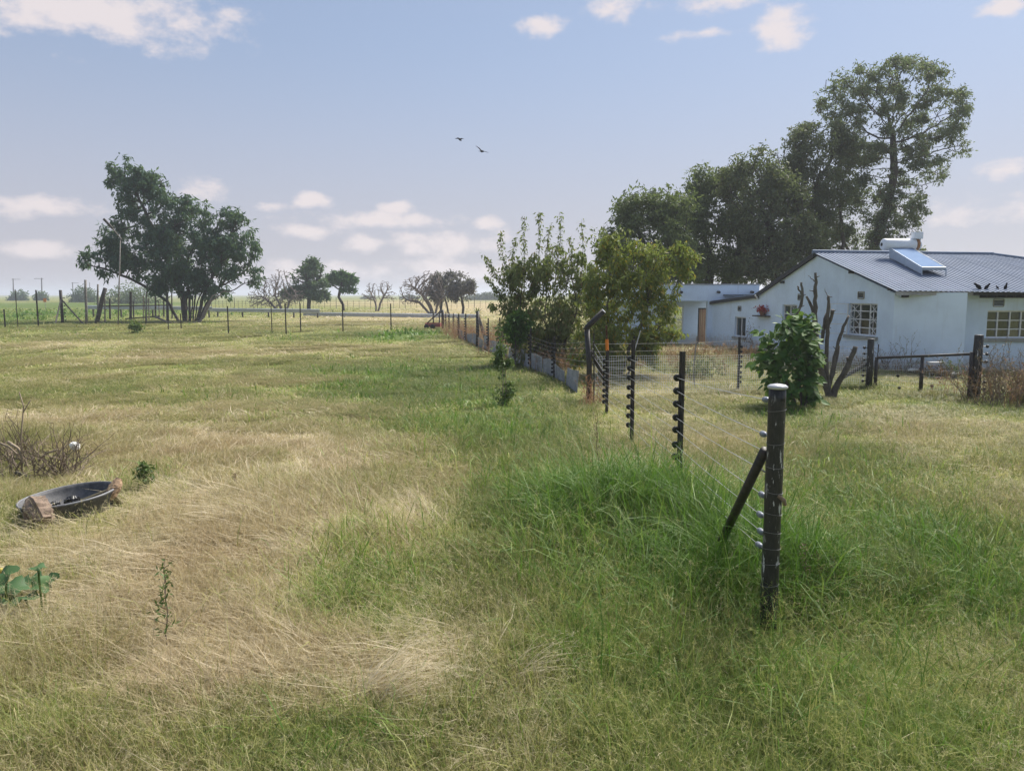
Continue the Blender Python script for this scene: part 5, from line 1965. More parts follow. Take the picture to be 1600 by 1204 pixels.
def build_back_fence(c, zc):
    """the cross fence along the back of the paddock"""
    F = empty('back_fence', (c.x, c.y, 0), 'thin wire fence crossing behind the paddock', 'fence')
    px = [(611, 516, 474, .05), (536, 519, 470, .05), (470, 519, 473, .05), (447, 522, 474, .05), (425, 521, 470, .035), (357, 522, 478, .05), (283, 514, 490, .05), (263, 515, 489, .05), (228, 509, 470, .04),
          (60, 511, 453, .075), (28, 512, 452, .04), (8, 512, 483, .07)]
    prev = [Vector((c.x, c.y, zc * s)) for s in (.85, .65, .45, .25)]
    tops = [[p] for p in prev]
    for (x, yb, yt, w) in px:
        g = G(x, yb)
        z = ztop(x, yt, g.y)
        steel_post(F, g, z, w * 1.35, knob=False, shares=())
        hh = min(z, 2.2)
        for q, s in zip(tops, (.85, .65, .45, .25)):
            q.append(Vector((g.x, g.y, hh * s)))
    for q in tops:
        wire(F, q, .0045, .002, 'wire_dull')
    # end post with braces
    g = G(98, 506)
    z = ztop(98, 453, g.y)
    E = empty('braced_post', g, 'black strainer post with two diagonal braces and insulators', 'post')
    m = MB(); m.tube([(g.x, g.y, -.1), (g.x, g.y, z)], .115, 12); m.build('pole', 'steel_black', E, smooth=True)
    for (x, yy, dy) in ((86, 508, -1.5), (131, 507, .5)):
        q = G(x, yy)
        m = MB(); m.tube([(g.x, g.y, ztop(98, 467, g.y)), (q.x, q.y, 0)], .055, 8); m.build('brace', 'steel_black', E)
    for s in (.85, .72, .6, .48, .36, .24, .12):
        k = MB(); cc = Vector((g.x + .26, g.y, z * s * .9)); disc(k, cc, (0, 1, 0), .05, .06, 8); k.tube([cc, cc - Vector((.2, 0, 0))], .015, 4); k.build('insulator', 'insulator_black', E)
    # timber posts and the lamp pole
    for (lab, x0, yb, x1, yt, rad, mat) in [
            ('straight pale timber post beside the leaning log', 135, 507, 133.5, 437, .10, 'wood_grey'),
            ('thick dark log leaning over beside the pale post', 150, 506, 164.5, 450, .17, 'wood_dark'),
            ('weathered timber post standing behind the leaning log', 153, 500, 153, 444, .09, 'wood_grey')]:
        q = G(x0, yb)
        tp = P(x1, yt, q.y)
        m = MB()
        r = random.Random(x0)
        m.tube([q - Vector((0, 0, .1)), q.lerp(tp, .35) + Vector((.02, 0, 0)), q.lerp(tp, .7) - Vector((.02, 0, 0)), tp], [rad * 1.1, rad * 1.02, rad * .97, rad * .9], 10)
        o = m.build('timber_post', mat, None, smooth=True)
        tag(o, lab, 'post')
    q = G(184.5, 509)
    Lp = empty('lamp_pole', q, 'thin pole with a slanting lamp arm before the spreading tree', 'lamp pole')
    tp = P(188, 372, q.y)
    m = MB(); m.tube([q - Vector((0, 0, .1)), P(186, 450, q.y), tp], [.055, .05, .04], 8); m.build('pole', 'wood_grey', Lp, smooth=True)
    m = MB(); a, e2 = P(190, 374, q.y), P(176, 357, q.y); m.tube([a, e2], .045, 6); m.build('arm', 'wood_grey', Lp)
    m = MB(); e3 = P(162, 342, q.y); dd = (e3 - e2).normalized(); m.box((e2 + e3) / 2, ((e3 - e2).length, .12, .16), dd, (0, 1, 0), dd.cross(Vector((0, 1, 0)))); m.build('lamp_head', 'wood_dark', Lp)
    # posts of the old kraal under the tree
    K = empty('old_paling', G(215, 500), 'row of old weathered posts under the spreading tree', 'paling')
    for (x, yb, yt, rad) in [(164, 505, 466, .06), (172, 499, 466, .10), (204, 500, 456, .13), (209, 500, 470, .07), (224, 500, 462, .05), (229, 502, 455, .05), (233, 501, 466, .05), (243, 498, 461, .09), (249, 498, 470, .05), (256, 497, 466, .08), (262, 503, 458, .12), (269, 498, 455, .07)]:
        q = G(x, yb)
        tp = P(x + random.uniform(-1, 1), yt, q.y)
        m = MB(); m.tube([q - Vector((0, 0, .1)), tp], [rad, rad * .85], 7); m.build('post', 'wood_dark' if rad > .06 else 'bark_bare', K)
    for (xa, ya, xb, yb2) in ((160, 478, 262, 477), (196, 498, 250, 494), (262, 505, 300, 512)):
        m = MB(); m.tube([P(xa, ya, 72), P(xb, yb2, 72)], .07, 6); m.build('rail', 'wood_dark', K)
    # dead branches on the ground at the foot of the tree
    D = empty('fallen_branch', G(305, 508), 'bare fallen branches lying at the foot of the spreading tree', 'branch')
    for k, pts in enumerate((((243, 495), (262, 503), (285, 510)), ((292, 508), (310, 502), (318, 497)), ((310, 510), (322, 480), (332, 462), (350, 455), (368, 458)), ((318, 496), (330, 470), (345, 460)))):
        m = MB(); m.tube([P(x, y, 66) for (x, y) in pts], [.09 - .018 * i for i in range(len(pts))], 6); m.build('branch', 'bark_bare', D)


def build_guard_rails():
    for lab, pts, posts in [
            ('metal guard rail behind the old paling and spreading tree', ((137, 480), (332, 482)), (145, 190, 240, 290, 326)),
            ('metal guard rail between spreading tree and bushy tree', ((326, 484), (500, 486)), (340, 380, 421, 460, 496)),
            ('metal guard rail running behind the red trailer', ((474, 490.5), (748, 494)), (496, 540, 586, 632, 680, 730))]:
        (xa, ya), (xb, yb) = pts
        Y0, Y1 = 84, 80
        a, b = P(xa, ya, Y0), P(xb, yb, Y1)
        O = empty('guard_rail', (a.x, a.y, 0), lab, 'guard rail', 'guard rails along the road')
        d = (b - a).normalized(); nn = Vector((d.y, -d.x, 0)).normalized()
        prof = [(-.17, 0), (-.13, .06), (-.07, .06), (-.03, 0), (.03, 0), (.07, .06), (.13, .06), (.17, 0)]
        vs = []
        for p in (a, b):
            for (z, o) in prof:
                vs.append(p + nn * o * 1.2 + Vector((0, 0, z * 1.15)))
        k = len(prof)
        fs = [(i, i + 1, i + 1 + k, i + k) for i in range(k - 1)]
        o = mesh_obj('beam', vs, fs, 'rail_zinc', O)
        md = o.modifiers.new('thickness', 'SOLIDIFY'); md.thickness = .012
        for x in posts:
            t = (x - xa) / (xb - xa)
            p = a.lerp(b, t)
            m = MB(); m.box((p.x, p.y + .10, (p.z + .18) / 2 - .05), (.14, .12, p.z + .25)); m.build('post', 'wood_dark', O)


def build_far_things():
    # roadside fence far behind with close droppers
    F = empty('road_fence', (-30, 150, 0), 'low fence with close droppers along the far road', 'fence')
    Y = 135
    xs = list(range(330, 480, 6)) + list(range(480, 760, 9))
    for i, x in enumerate(xs):
        p = P(x, 470, Y)
        hgt_ = 1.9 if i % 6 == 0 else 1.35
        m = MB(); m.tube([(p.x, Y, -.05), (p.x + random.uniform(-.05, .05), Y, hgt_)], .05 if i % 6 == 0 else .03, 5)
        m.build('post' if i % 6 == 0 else 'dropper', 'wood_dark', F)
    for z in (.4, .8, 1.2):
        wire(F, [Vector((P(330, 470, Y).x, Y, z)), Vector((P(755, 470, Y).x, Y, z))], .012, 0, 'wood_dark')
    # power poles
    for k, (x, yt, Y, arm) in enumerate(((21, 435, 380, 1), (65.5, 434, 360, -1), (114, 441, 450, 1), (140.5, 441, 520, 0))):
        b = P(x, 466, Y)
        tp = P(x - .6, yt, Y)
        lab = ['power pole with crossarm, first from the edge of the field', 'power pole second along the horizon line', 'power pole third along the horizon line', 'smallest power pole fourth along the horizon line'][k]
        O = empty('power_pole', (b.x, Y, 0), lab, 'power pole', 'power poles on the horizon')
        m = MB(); m.tube([(b.x, Y, -.5), tp], [.28, .2], 6); m.build('pole', 'wood_dark', O)
        if arm:
            m = MB(); m.box(tp + Vector((arm * 1.4, 0, -.4)), (4.2, .18, .18)); m.build('crossarm', 'wood_dark', O)
    # bushes along the horizon
    for k, (lab, x, y, rx, ry, Y, mat, n) in enumerate([
            ('round dark bush on the horizon under the first power pole', 28, 460, 17, 6, 300, 'leaf_far_tree', 1500),
            ('low dark bush on the horizon under the second power pole', 64, 461, 13, 5, 300, 'leaf_far_tree', 1100),
            ('large dark bush mound left of the pale timber post', 131, 458, 23, 9, 240, 'leaf_far_tree', 2200),
            ('pale green tree clump seen behind the old paling', 205, 458, 44, 15, 200, 'leaf_weed', 3600),
            ('blue-green distant trees right of the dusky tree', 757, 465, 32, 7, 330, 'leaf_haze', 2400),
            ('flat distant tree beyond the tan field in the middle', 640, 466, 16, 4, 420, 'leaf_haze', 900),
            ('small distant tree clump right of the umbrella tree', 575, 466, 12, 4, 420, 'leaf_haze', 700)]):
        r = np.random.default_rng(60 + k)
        s = mpp(Y)
        c = P(x, y, Y)
        O = empty('distant_tree', (c.x, Y, 0), lab, 'tree', 'distant trees and bushes')
        v = r.normal(0, 1, (n, 3)); v /= np.linalg.norm(v, axis=1, keepdims=True)
        v *= r.random((n, 1)) ** .4 * (1 + .22 * smooth_noise(v[:, :1] * 5, v[:, 2:] * 5, k))
        v[:, 2] = np.abs(v[:, 2]); c.z = -.3
        pos = np.array(c) + v * np.array([rx * s, rx * s * .6, P(x, y - ry, Y).z + .3])
        pos[:, 2] = np.maximum(pos[:, 2], .3)
        V, T, A = leaf_mesh(pos, r.normal(0, 1, (n, 3)), r.uniform(1.2, 2.4, n) * s * 1.6, r.uniform(.8, 1.4, n) * s * 1.6, r)
        np_mesh('crown', V, T, mat, O, attr={'tint': A})
        m = MB()
        for q in (-.4, .1, .5):
            m.tube([(c.x + q * rx * s, Y, -.2), (c.x + q * rx * s * .9, Y, ry * s * .6)], .25, 5)
        m.build('trunk', 'bark_dark', O)
    # orange marker in the green field
    q = P(70, 469, 120)
    O = empty('marker_sign', (q.x, 120, 0), 'small orange marker board in the green field', 'sign')
    m = MB(); m.box((q.x, 120, q.z), (.45, .04, .6)); m.build('board', 'tape_orange', O)
    m = MB(); m.tube([(q.x, 120.03, -.1), (q.x, 120.03, q.z)], .03, 5); m.build('stake', 'wood_grey', O)
    # red trailer bed at the corner
    q = G(673, 514)
    Y = q.y
    a, b = P(664, 507, Y), P(688, 507, Y)
    T = empty('red_trailer', q, 'rusty red trailer bed standing at the far fence corner', 'trailer')
    m = MB()
    zc = (P(670, 505, Y).z + P(670, 510.5, Y).z) / 2; hh = P(670, 504.5, Y).z - P(670, 510.5, Y).z
    cx, L = (a.x + b.x) / 2, b.x - a.x
    for dy in (0, .9):
        m.box((cx, Y + dy, zc), (L, .05, hh))
    for dx in (-L / 2 + .025, L / 2 - .025):
        m.box((cx + dx, Y + .45, zc), (.05, .85, hh))
    m.box((cx, Y + .45, zc - hh / 2 + .03), (L - .06, .84, .05))
    m.build('bed', 'red_paint', T)
    for dx in (-.3, .1):
        w = MB(); w.lathe((cx + dx * L - .1, Y - .08, .17), (0, -1, 0), [(0, .1), (.02, .17), (.09, .17), (.11, .1)], 14); w.build('wheel', 'insulator_black', T)
    m = MB(); m.tube([P(667, 505, Y + .3), P(686, 488, Y + .3)], .045, 6); m.build('drawbar', 'wood_dark', T)
    for x in (676, 685.5):
        m = MB(); m.tube([(P(x, 500, Y).x, Y + .5, zc), (P(x, 500, Y).x, Y + .5, P(x, 486, Y).z)], .05, 6); m.build('upright', 'wood_dark', T)
    # spiky yucca behind the fence
    q = G(748, 538) + Vector((.4, .5, 0))
    Yk = empty('yucca', q, 'spiky yucca rosette standing behind the timber post', 'plant')
    c = P(746, 490, q.y)
    m = MB(); m.tube([(q.x, q.y, -.05), (c.x, q.y, c.z)], [.09, .07], 8); m.build('stem', 'bark_grey', Yk)
    r = np.random.default_rng(5)
    for k in range(34):
        th, el = r.uniform(0, 6.28), r.uniform(-.35, 1.3)
        d = Vector((math.cos(th) * math.cos(el), math.sin(th) * math.cos(el), math.sin(el)))
        L = r.uniform(.38, .6)
        u, v = perp(d)
        mesh = MB()
        mesh.add([c + u * .03, c - u * .03, c + d * L * .55 - u * .022 + Vector((0, 0, -.01)), c + d * L * .55 + u * .022 + Vector((0, 0, -.01)), c + d * L + Vector((0, 0, -.05))], [(0, 1, 2, 3), (3, 2, 4)])
        o = mesh.build('leaf', 'leaf_yucca', Yk)
        at = o.data.attributes.new('tint', 'FLOAT_COLOR', 'POINT')
        t = r.random()
        at.data.foreach_set('color', [t, t, 0, 1] * 5)
    # birds in the air
    for k, (x, y, Y, s, lw, rw) in enumerate([(718.5, 218, 60, 1.0, (-.30, -.02, .05), (.26, 0, .04)), (753, 236.5, 58, 1.0, (-.38, .1, .36), (.42, -.05, -.10))]):
        p = P(x, y, Y)
        O = empty('flying_bird', p, ['small dark bird gliding with level wings in the sky', 'dark bird banking with one wing raised in the sky'][k], 'bird')
        m = MB()
        d = Vector((.35, .9, -.15)).normalized() if k == 0 else Vector((.5, .8, .1)).normalized()
        m.lathe(p - d * .22, d, [(0, .02), (.06, .05), (.18, .085), (.30, .075), (.38, .045), (.43, .05), (.48, .03), (.52, .005)], 9)
        m.box(p - d * .28, (.2, .12, .015), d, d.cross(Vector((0, 0, 1))).normalized(), (0, 0, 1))
        m.build('body', 'bird_black', O, smooth=True)
        for w in (lw, rw):
            wv = Vector(w)
            mid = p + wv * .55 + Vector((0, 0, .05)); tipv = p + wv * 1.15
            a1, a2 = d * .10, d * .08
            mw = MB()
            vs = [p + a1, p - a1, mid + a2, mid - a2 * 1.2, tipv + d * .01, tipv - d * .03]
            vs += [v - Vector((0, 0, .015)) for v in vs]
            mw.add(vs, [(0, 1, 3, 2), (2, 3, 5, 4), (6, 8, 9, 7), (8, 10, 11, 9), (0, 2, 8, 6), (2, 4, 10, 8), (1, 7, 9, 3), (3, 9, 11, 5), (4, 5, 11, 10)])
            mw.build('wing', 'bird_black', O)


bent, bent_z = build_near_fence()
corner, corner_z = build_far_run(bent, bent_z)
build_mesh_fence(bent)
build_back_fence(corner, corner_z)
build_guard_rails()
build_far_things()


# ------------------------------------------------------------------ things standing and lying in the grass
def build_mulberry():
    base = G(1252, 634)
    Y = base.y
    O, N, rad = tree('mulberry_bush', 'bright green broad-leaved bush in front of the dead stems', 'bush', Y,
                     [[(1252, 634), (1250, 600), (1245, 560)], [(1246, 634), (1230, 600), (1215, 570)], [(1258, 634), (1268, 595), (1262, 545)]],
                     [(1235, 510, 28, 16), (1262, 500, 14, 14), (1215, 535, 26, 22), (1250, 540, 36, 28), (1264, 552, 18, 24), (1225, 570, 34, 26), (1254, 580, 30, 26), (1205, 560, 18, 20), (1236, 605, 38, 20), (1266, 606, 16, 18), (1188, 573, 10, 6), (1274, 620, 12, 10), (1262, 494, 6, 8), (1228, 502, 8, 8), (1196, 545, 8, 10), (1205, 600, 12, 14)],
                     42, 0, 0, 0, None, 'bark_grey', .04, tip=.006, seed=50, rough=1.0)
    r = np.random.default_rng(51)
    n = 1050
    idx = r.integers(len(N) // 12, len(N), n)
    pos = N[idx] + r.normal(0, .07, (n, 3))
    c = N.mean(0)
    outw = pos - c
    d = outw * np.array([1, 1, .2]) / (np.linalg.norm(outw, axis=1, keepdims=True) + 1e-6) + r.normal(0, .5, (n, 3)) + np.array([0, -.25, -.55])
    d /= np.linalg.norm(d, axis=1, keepdims=True)
    # how far a leaf stands towards the viewer's side decides which are leaves of their own
    front = np.argsort(outw[:, 1] - .5 * np.abs(outw[:, 2]))
    protos = []
    def leaf_shape():
        # heart-shaped leaf in its own axes: x along, y across
        out = [(0, 0, 0), (.0, .20, .02), (.16, .36, .05), (.40, .36, .05), (.68, .22, .03), (1, 0, -.06), (.68, -.22, .03), (.40, -.36, .05), (.16, -.36, .05), (.0, -.20, .02), (.35, 0, -.02), (.65, 0, -.02)]
        fs = [(0, 10, 2, 1), (10, 3, 2), (10, 11, 4, 3), (11, 5, 4), (0, 9, 8, 10), (10, 8, 7), (10, 7, 6, 11), (11, 6, 5)]
        return out, fs
    vs, fs = leaf_shape()
    for k in range(6):
        me = bpy.data.meshes.new('leaf')
        me.from_pydata(vs, [], fs)
        me.materials.append(MATS['leaf_mulberry'])
        at = me.attributes.new('tint', 'FLOAT_COLOR', 'POINT')
        at.data.foreach_set('color', [k / 5, .3, 0, 1] * len(vs))
        protos.append(me)
    def frame(dv, upr):
        x = Vector(dv).normalized()
        y = upr.cross(x)
        y = y.normalized() if y.length > 1e-3 else perp(x)[0]
        z = x.cross(y)
        return x, y, z
    W = MB(); tint = []
    for rank, i in enumerate(front):
        x, y, z = frame(d[i], Vector((r.normal(0, .35), -.5 + r.normal(0, .3), 1)))
        s = r.uniform(.09, .24)
        p = Vector(pos[i])
        if rank < 290:
            o = bpy.data.objects.new('leaf', protos[r.integers(0, 6)])
            M = Matrix((x, y, z)).transposed().to_4x4() @ Matrix.Scale(s, 4)
            M.translation = p
            C.objects.link(o)
            o.parent = O
            o.matrix_parent_inverse = O.matrix_basis.inverted()
            o.matrix_basis = M
        else:
            W.add([p + x * (a * s) + y * (b * s) + z * (c2 * s) for (a, b, c2) in vs], fs)
            tint += [r.random(), .3, 0, 1] * len(vs)
    rest = W.build('leaves', 'leaf_mulberry', O)
    rest['kind'] = 'stuff'
    at = rest.data.attributes.new('tint', 'FLOAT_COLOR', 'POINT')
    at.data.foreach_set('color', tint)


def build_dead_stems():
    Y = G(1300, 620).y
    O = empty('pruned_tree', (P(1300, 600, Y).x, Y, 0), 'dead pruned grey stems beside the green bush', 'tree')
    r = random.Random(3)
    stems = [[(1296, 622, .085), (1290, 600, .075), (1280, 570, .07), (1276, 540, .075), (1274, 500, .068), (1273, 470, .05), (1274, 448, .045), (1274, 426, .034)],
             [(1274, 500, .05), (1268, 480, .04), (1260, 463, .028)],
             [(1262, 560, .05), (1254, 520, .05), (1246, 490, .045), (1252, 476, .04), (1254, 455, .034), (1252, 441, .028)],
             [(1254, 460, .03), (1248, 453, .022), (1246, 447, .02)],
             [(1294, 618, .07), (1291, 580, .06), (1292, 530, .055), (1293, 500, .055), (1295, 470, .04), (1295, 462, .03)],
             [(1293, 510, .04), (1299, 495, .045), (1301, 484, .04)],
             [(1284, 535, .045), (1287, 515, .045), (1292, 490, .04)],
             [(1296, 605, .055), (1302, 570, .05), (1310, 535, .045), (1318, 510, .034), (1326, 493, .03)],
             [(1300, 622, .09), (1306, 605, .08), (1318, 585, .07), (1328, 565, .062), (1337, 541, .055)],
             [(1297, 600, .05), (1304, 575, .045), (1311, 540, .03)],
             [(1326, 568, .04), (1324, 558, .04)],
             [(1262, 430, .004), (1270, 437, .012), (1273, 440, .014)], [(1289, 450, .004), (1291, 458, .008), (1294, 466, .01)]]
    for k, st in enumerate(stems):
        pts, rad = [], []
        dy = r.uniform(-.25, .25)
        for i, (x, y, q) in enumerate(st):
            pts.append(P(x, y, Y + dy * (i / len(st)) + (0 if k not in (1, 3, 5, 6) else 0)))
            rad.append(q * r.uniform(.9, 1.12) * .9)
        # finer steps with knobbly radius
        fp, fr = [], []
        for i in range(len(pts) - 1):
            for j in range(3):
                fp.append(pts[i].lerp(pts[i + 1], j / 3) + Vector((r.gauss(0, .008), r.gauss(0, .008), 0)))
                fr.append((rad[i] + (rad[i + 1] - rad[i]) * j / 3) * r.uniform(.88, 1.16))
        fp.append(pts[-1]); fr.append(rad[-1])
        if k in (0, 8, 4):
            fp[0] = Vector((fp[0].x, fp[0].y, -.08))
        m = MB(); m.tube(fp, fr, 8)
        # broken-off spurs
        for i in range(2, len(fp) - 1, 3):
            if fr[i] > .03:
                d = Vector((r.uniform(-1, 1), r.uniform(-1, .3), r.uniform(-.1, .8))).normalized()
                m.tube([fp[i], fp[i] + d * (fr[i] + r.uniform(.03, .09))], [.014, .007], 5)
        m.build('stem', 'bark_grey', O, smooth=True)


def build_tub():
    c = TUB
    s = mpp(c.y)
    rx = 73 * s; 
    T = empty('rubber_tub', (c.x, c.y, 0), 'wide black rubber feed tub lying in dry grass', 'tub')
    m = MB()
    hh = .22
    tilt = Vector((-.10, -.03, 1)).normalized()
    prof = [(0, rx * .80), (.03, rx * .84), (hh - .02, rx * .965), (hh, rx), (hh + .016, rx), (hh + .016, rx * .955), (hh - .02, rx * .93), (.05, rx * .80), (.045, rx * .02)]
    n = 40
    u, v = perp(tilt)
    base = Vector((c.x, c.y, -.05))
    vs, fs = [], []
    for (h, q) in prof:
        for k in range(n):
            a = 2 * math.pi * k / n
            w = 1 + .02 * math.sin(2 * a + .5) + .008 * math.sin(5 * a)
            vs.append(base + tilt * h + (u * math.cos(a) + v * math.sin(a)) * q * w)
    for i in range(len(prof) - 1):
        for k in range(n):
            a, b = i * n + k, i * n + (k + 1) % n
            fs.append((a, b, b + n, a + n))
    mesh_obj('bowl', vs, fs, 'tub_rubber', T, smooth=True)
    r2 = MB()
    pts = [base + tilt * (hh + .012) + (u * math.cos(2 * math.pi * k / n) + v * math.sin(2 * math.pi * k / n)) * rx * .985 * (1 + .02 * math.sin(4 * math.pi * k / n + .5) + .008 * math.sin(10 * math.pi * k / n)) for k in range(n + 1)]
    r2.tube(pts, .012, 7, cap=False)
    r2.build('rim', 'tub_rim', T, smooth=True)
    rr = random.Random(8)
    def lump(name, lab, cat, pos, size, mat, seed, rot=0.0, lean=0.0):
        r = np.random.default_rng(seed)
        m = MB()
        n1, n2 = 15, 20
        ax = Vector((math.cos(rot) * math.cos(lean), math.sin(rot) * math.cos(lean), math.sin(lean)))
        a1, a2 = perp(ax)
        prof = r.uniform(.8, 1.15, (n1, n2)); prof = (prof + np.roll(prof, 1, 1) + np.roll(prof, 1, 0) * .5) / 2.5 + .10 * np.sin(np.arange(n2) * 2.2 + seed)[None]
        for i in range(n1):
            t = i / (n1 - 1)
            q = (math.sin(math.pi * min(max(t, .06), .94)) ** .35)
            for k in range(n2):
                a = 2 * math.pi * k / n2
                m.v.append(tuple(Vector(pos) + ax * (t - .5) * size[0] + (a1 * math.cos(a) * size[1] + a2 * math.sin(a) * size[2]) * .5 * q * prof[i, k]))
        for i in range(n1 - 1):
            for k in range(n2):
                a, b = i * n2 + k, i * n2 + (k + 1) % n2
                m.f.append((a, b, b + n2, a + n2))
        m.f.append(tuple(range(n2))[::-1]); m.f.append(tuple((n1 - 1) * n2 + k for k in range(n2)))
        o = m.build(name, mat, None)
        return tag(o, lab, cat)
    q = P(60, 800, c.y - .55)
    lump('bark_lump', 'brown rotten stump lump leaning on the near side of the tub', 'wood', (q.x, q.y, .13), (.44, .27, .32), 'log_bark', 2, 2.4, .35)
    q = P(153, 781, c.y + .12)
    B = MB()
    a, b = P(135, 790, c.y + .2), P(181, 772, c.y + .1)
    d = (b - a).normalized()
    B.box((a + b) / 2 + Vector((0, 0, -.02)), ((b - a).length * 1.05, .03, .24), d, (Vector((0, 1, .55))).normalized(), d.cross(Vector((0, 1, .55)).normalized()))
    tag(B.build('olive_board', 'board_olive', None), 'olive-brown board slanting out of the tub', 'board')
    q = P(178, 764, c.y + .08)
    lump('wood_offcut', 'reddish wood offcut on the tub edge', 'wood', (q.x, q.y, q.z), (.26, .13, .12), 'log_wood', 4, 1.2, .9)
    q = P(122, 790, c.y - .1)
    lump('white_rag', 'crumpled pale grey rag inside the tub', 'rag', (q.x, q.y, .06), (.17, .09, .06), 'sill_concrete', 5, .3, .1)
    q = P(113, 788, c.y + .02)
    lump('dark_stone', 'dark stone lying inside the tub', 'stone', (q.x, q.y, .10), (.15, .13, .12), 'insulator_black', 6, .2, .2)
    q = P(85, 791, c.y - .15)
    lump('dark_clod', 'small dark clod by the tub wall behind the stump lump', 'stone', (q.x, q.y, .10), (.11, .10, .09), 'insulator_black', 7, .8, .1)
    g = G(118, 713)
    lump('white_scrap', 'crumpled white paper scrap beside the dead brush', 'litter', (g.x, g.y, .16), (.12, .13, .15), 'white_scrap', 8, 1.2, 1.0)
    for k, (x, y, lab) in enumerate(((1334, 571, 'white litter in the grass under the gable window'), (1424, 585, 'white litter by the wall behind the gate'), (1488, 592, 'largest white litter scrap near the house corner'))):
        g = G(x, y)
        lump('litter', lab, 'litter', (g.x, g.y - .1, .16), (.3, .16, .10), 'white_scrap', 20 + k, .2 * k, .05)
    g = P(1463, 566, 22.2)
    m = MB(); m.box((g.x, 22.2, g.z), (.42, .25, .03))
    tb = empty('small_table', (g.x, 22.2, 0), 'small white-topped stand by the wall behind the gate', 'stand')
    m.build('top', 'white_scrap', tb)
    for dx in (-.17, .17):
        k = MB(); k.tube([(g.x + dx, 22.2, -.05), (g.x + dx, 22.2, g.z)], .015, 5); k.build('leg', 'frame_white', tb)


def twig_bush(name, label, cat, Yc, spots, n, length, mat, seed, leafmat=None, leaf=(0, .05, .02), up=.8):
    """bundle of fine twigs from measured foot points: brush piles and dry weeds"""
    r = np.random.default_rng(seed)
    first = spots[0]
    O = empty(name, (G(*first[:2]).x, G(*first[:2]).y, 0), label, cat)
    m = MB()
    pos, dr = [], []
    for k in range(n):
        sp = spots[r.integers(0, len(spots))]
        g = G(sp[0], sp[1]) + Vector((r.normal(0, sp[2]), r.normal(0, sp[2]), 0))
        d = Vector((r.normal(0, .6), r.normal(0, .6), up + abs(r.normal(0, .3)))).normalized()
        L = length * r.uniform(.5, 1.2)
        pts = [g]
        for i in range(5):
            d = (d + Vector(r.normal(0, .22, 3))).normalized()
            pts.append(pts[-1] + d * (L / 5))
            if i > 0:
                e = (d + Vector(r.normal(0, .7, 3))).normalized()
                q = pts[-1] + e * (L * .22)
                m.tube([pts[-1], q], [.004, .002], 3, cap=False)
                if leafmat:
                    for j in range(leaf[0]):
                        pos.append(np.array(pts[-1].lerp(q, r.random())) + r.normal(0, .01, 3)); dr.append(r.normal(0, 1, 3))
        m.tube(pts, [.008, .007, .006, .005, .004, .002], 3, cap=False)
    m.build('twigs', mat, O)['kind'] = 'stuff'
    if pos:
        V, T, A = leaf_mesh(np.array(pos), np.array(dr), r.uniform(.6, 1.2, len(pos)) * leaf[1], r.uniform(.6, 1.2, len(pos)) * leaf[2], r)
        np_mesh('leaves', V, T, leafmat, O, attr={'tint': A})['kind'] = 'stuff'
    return O


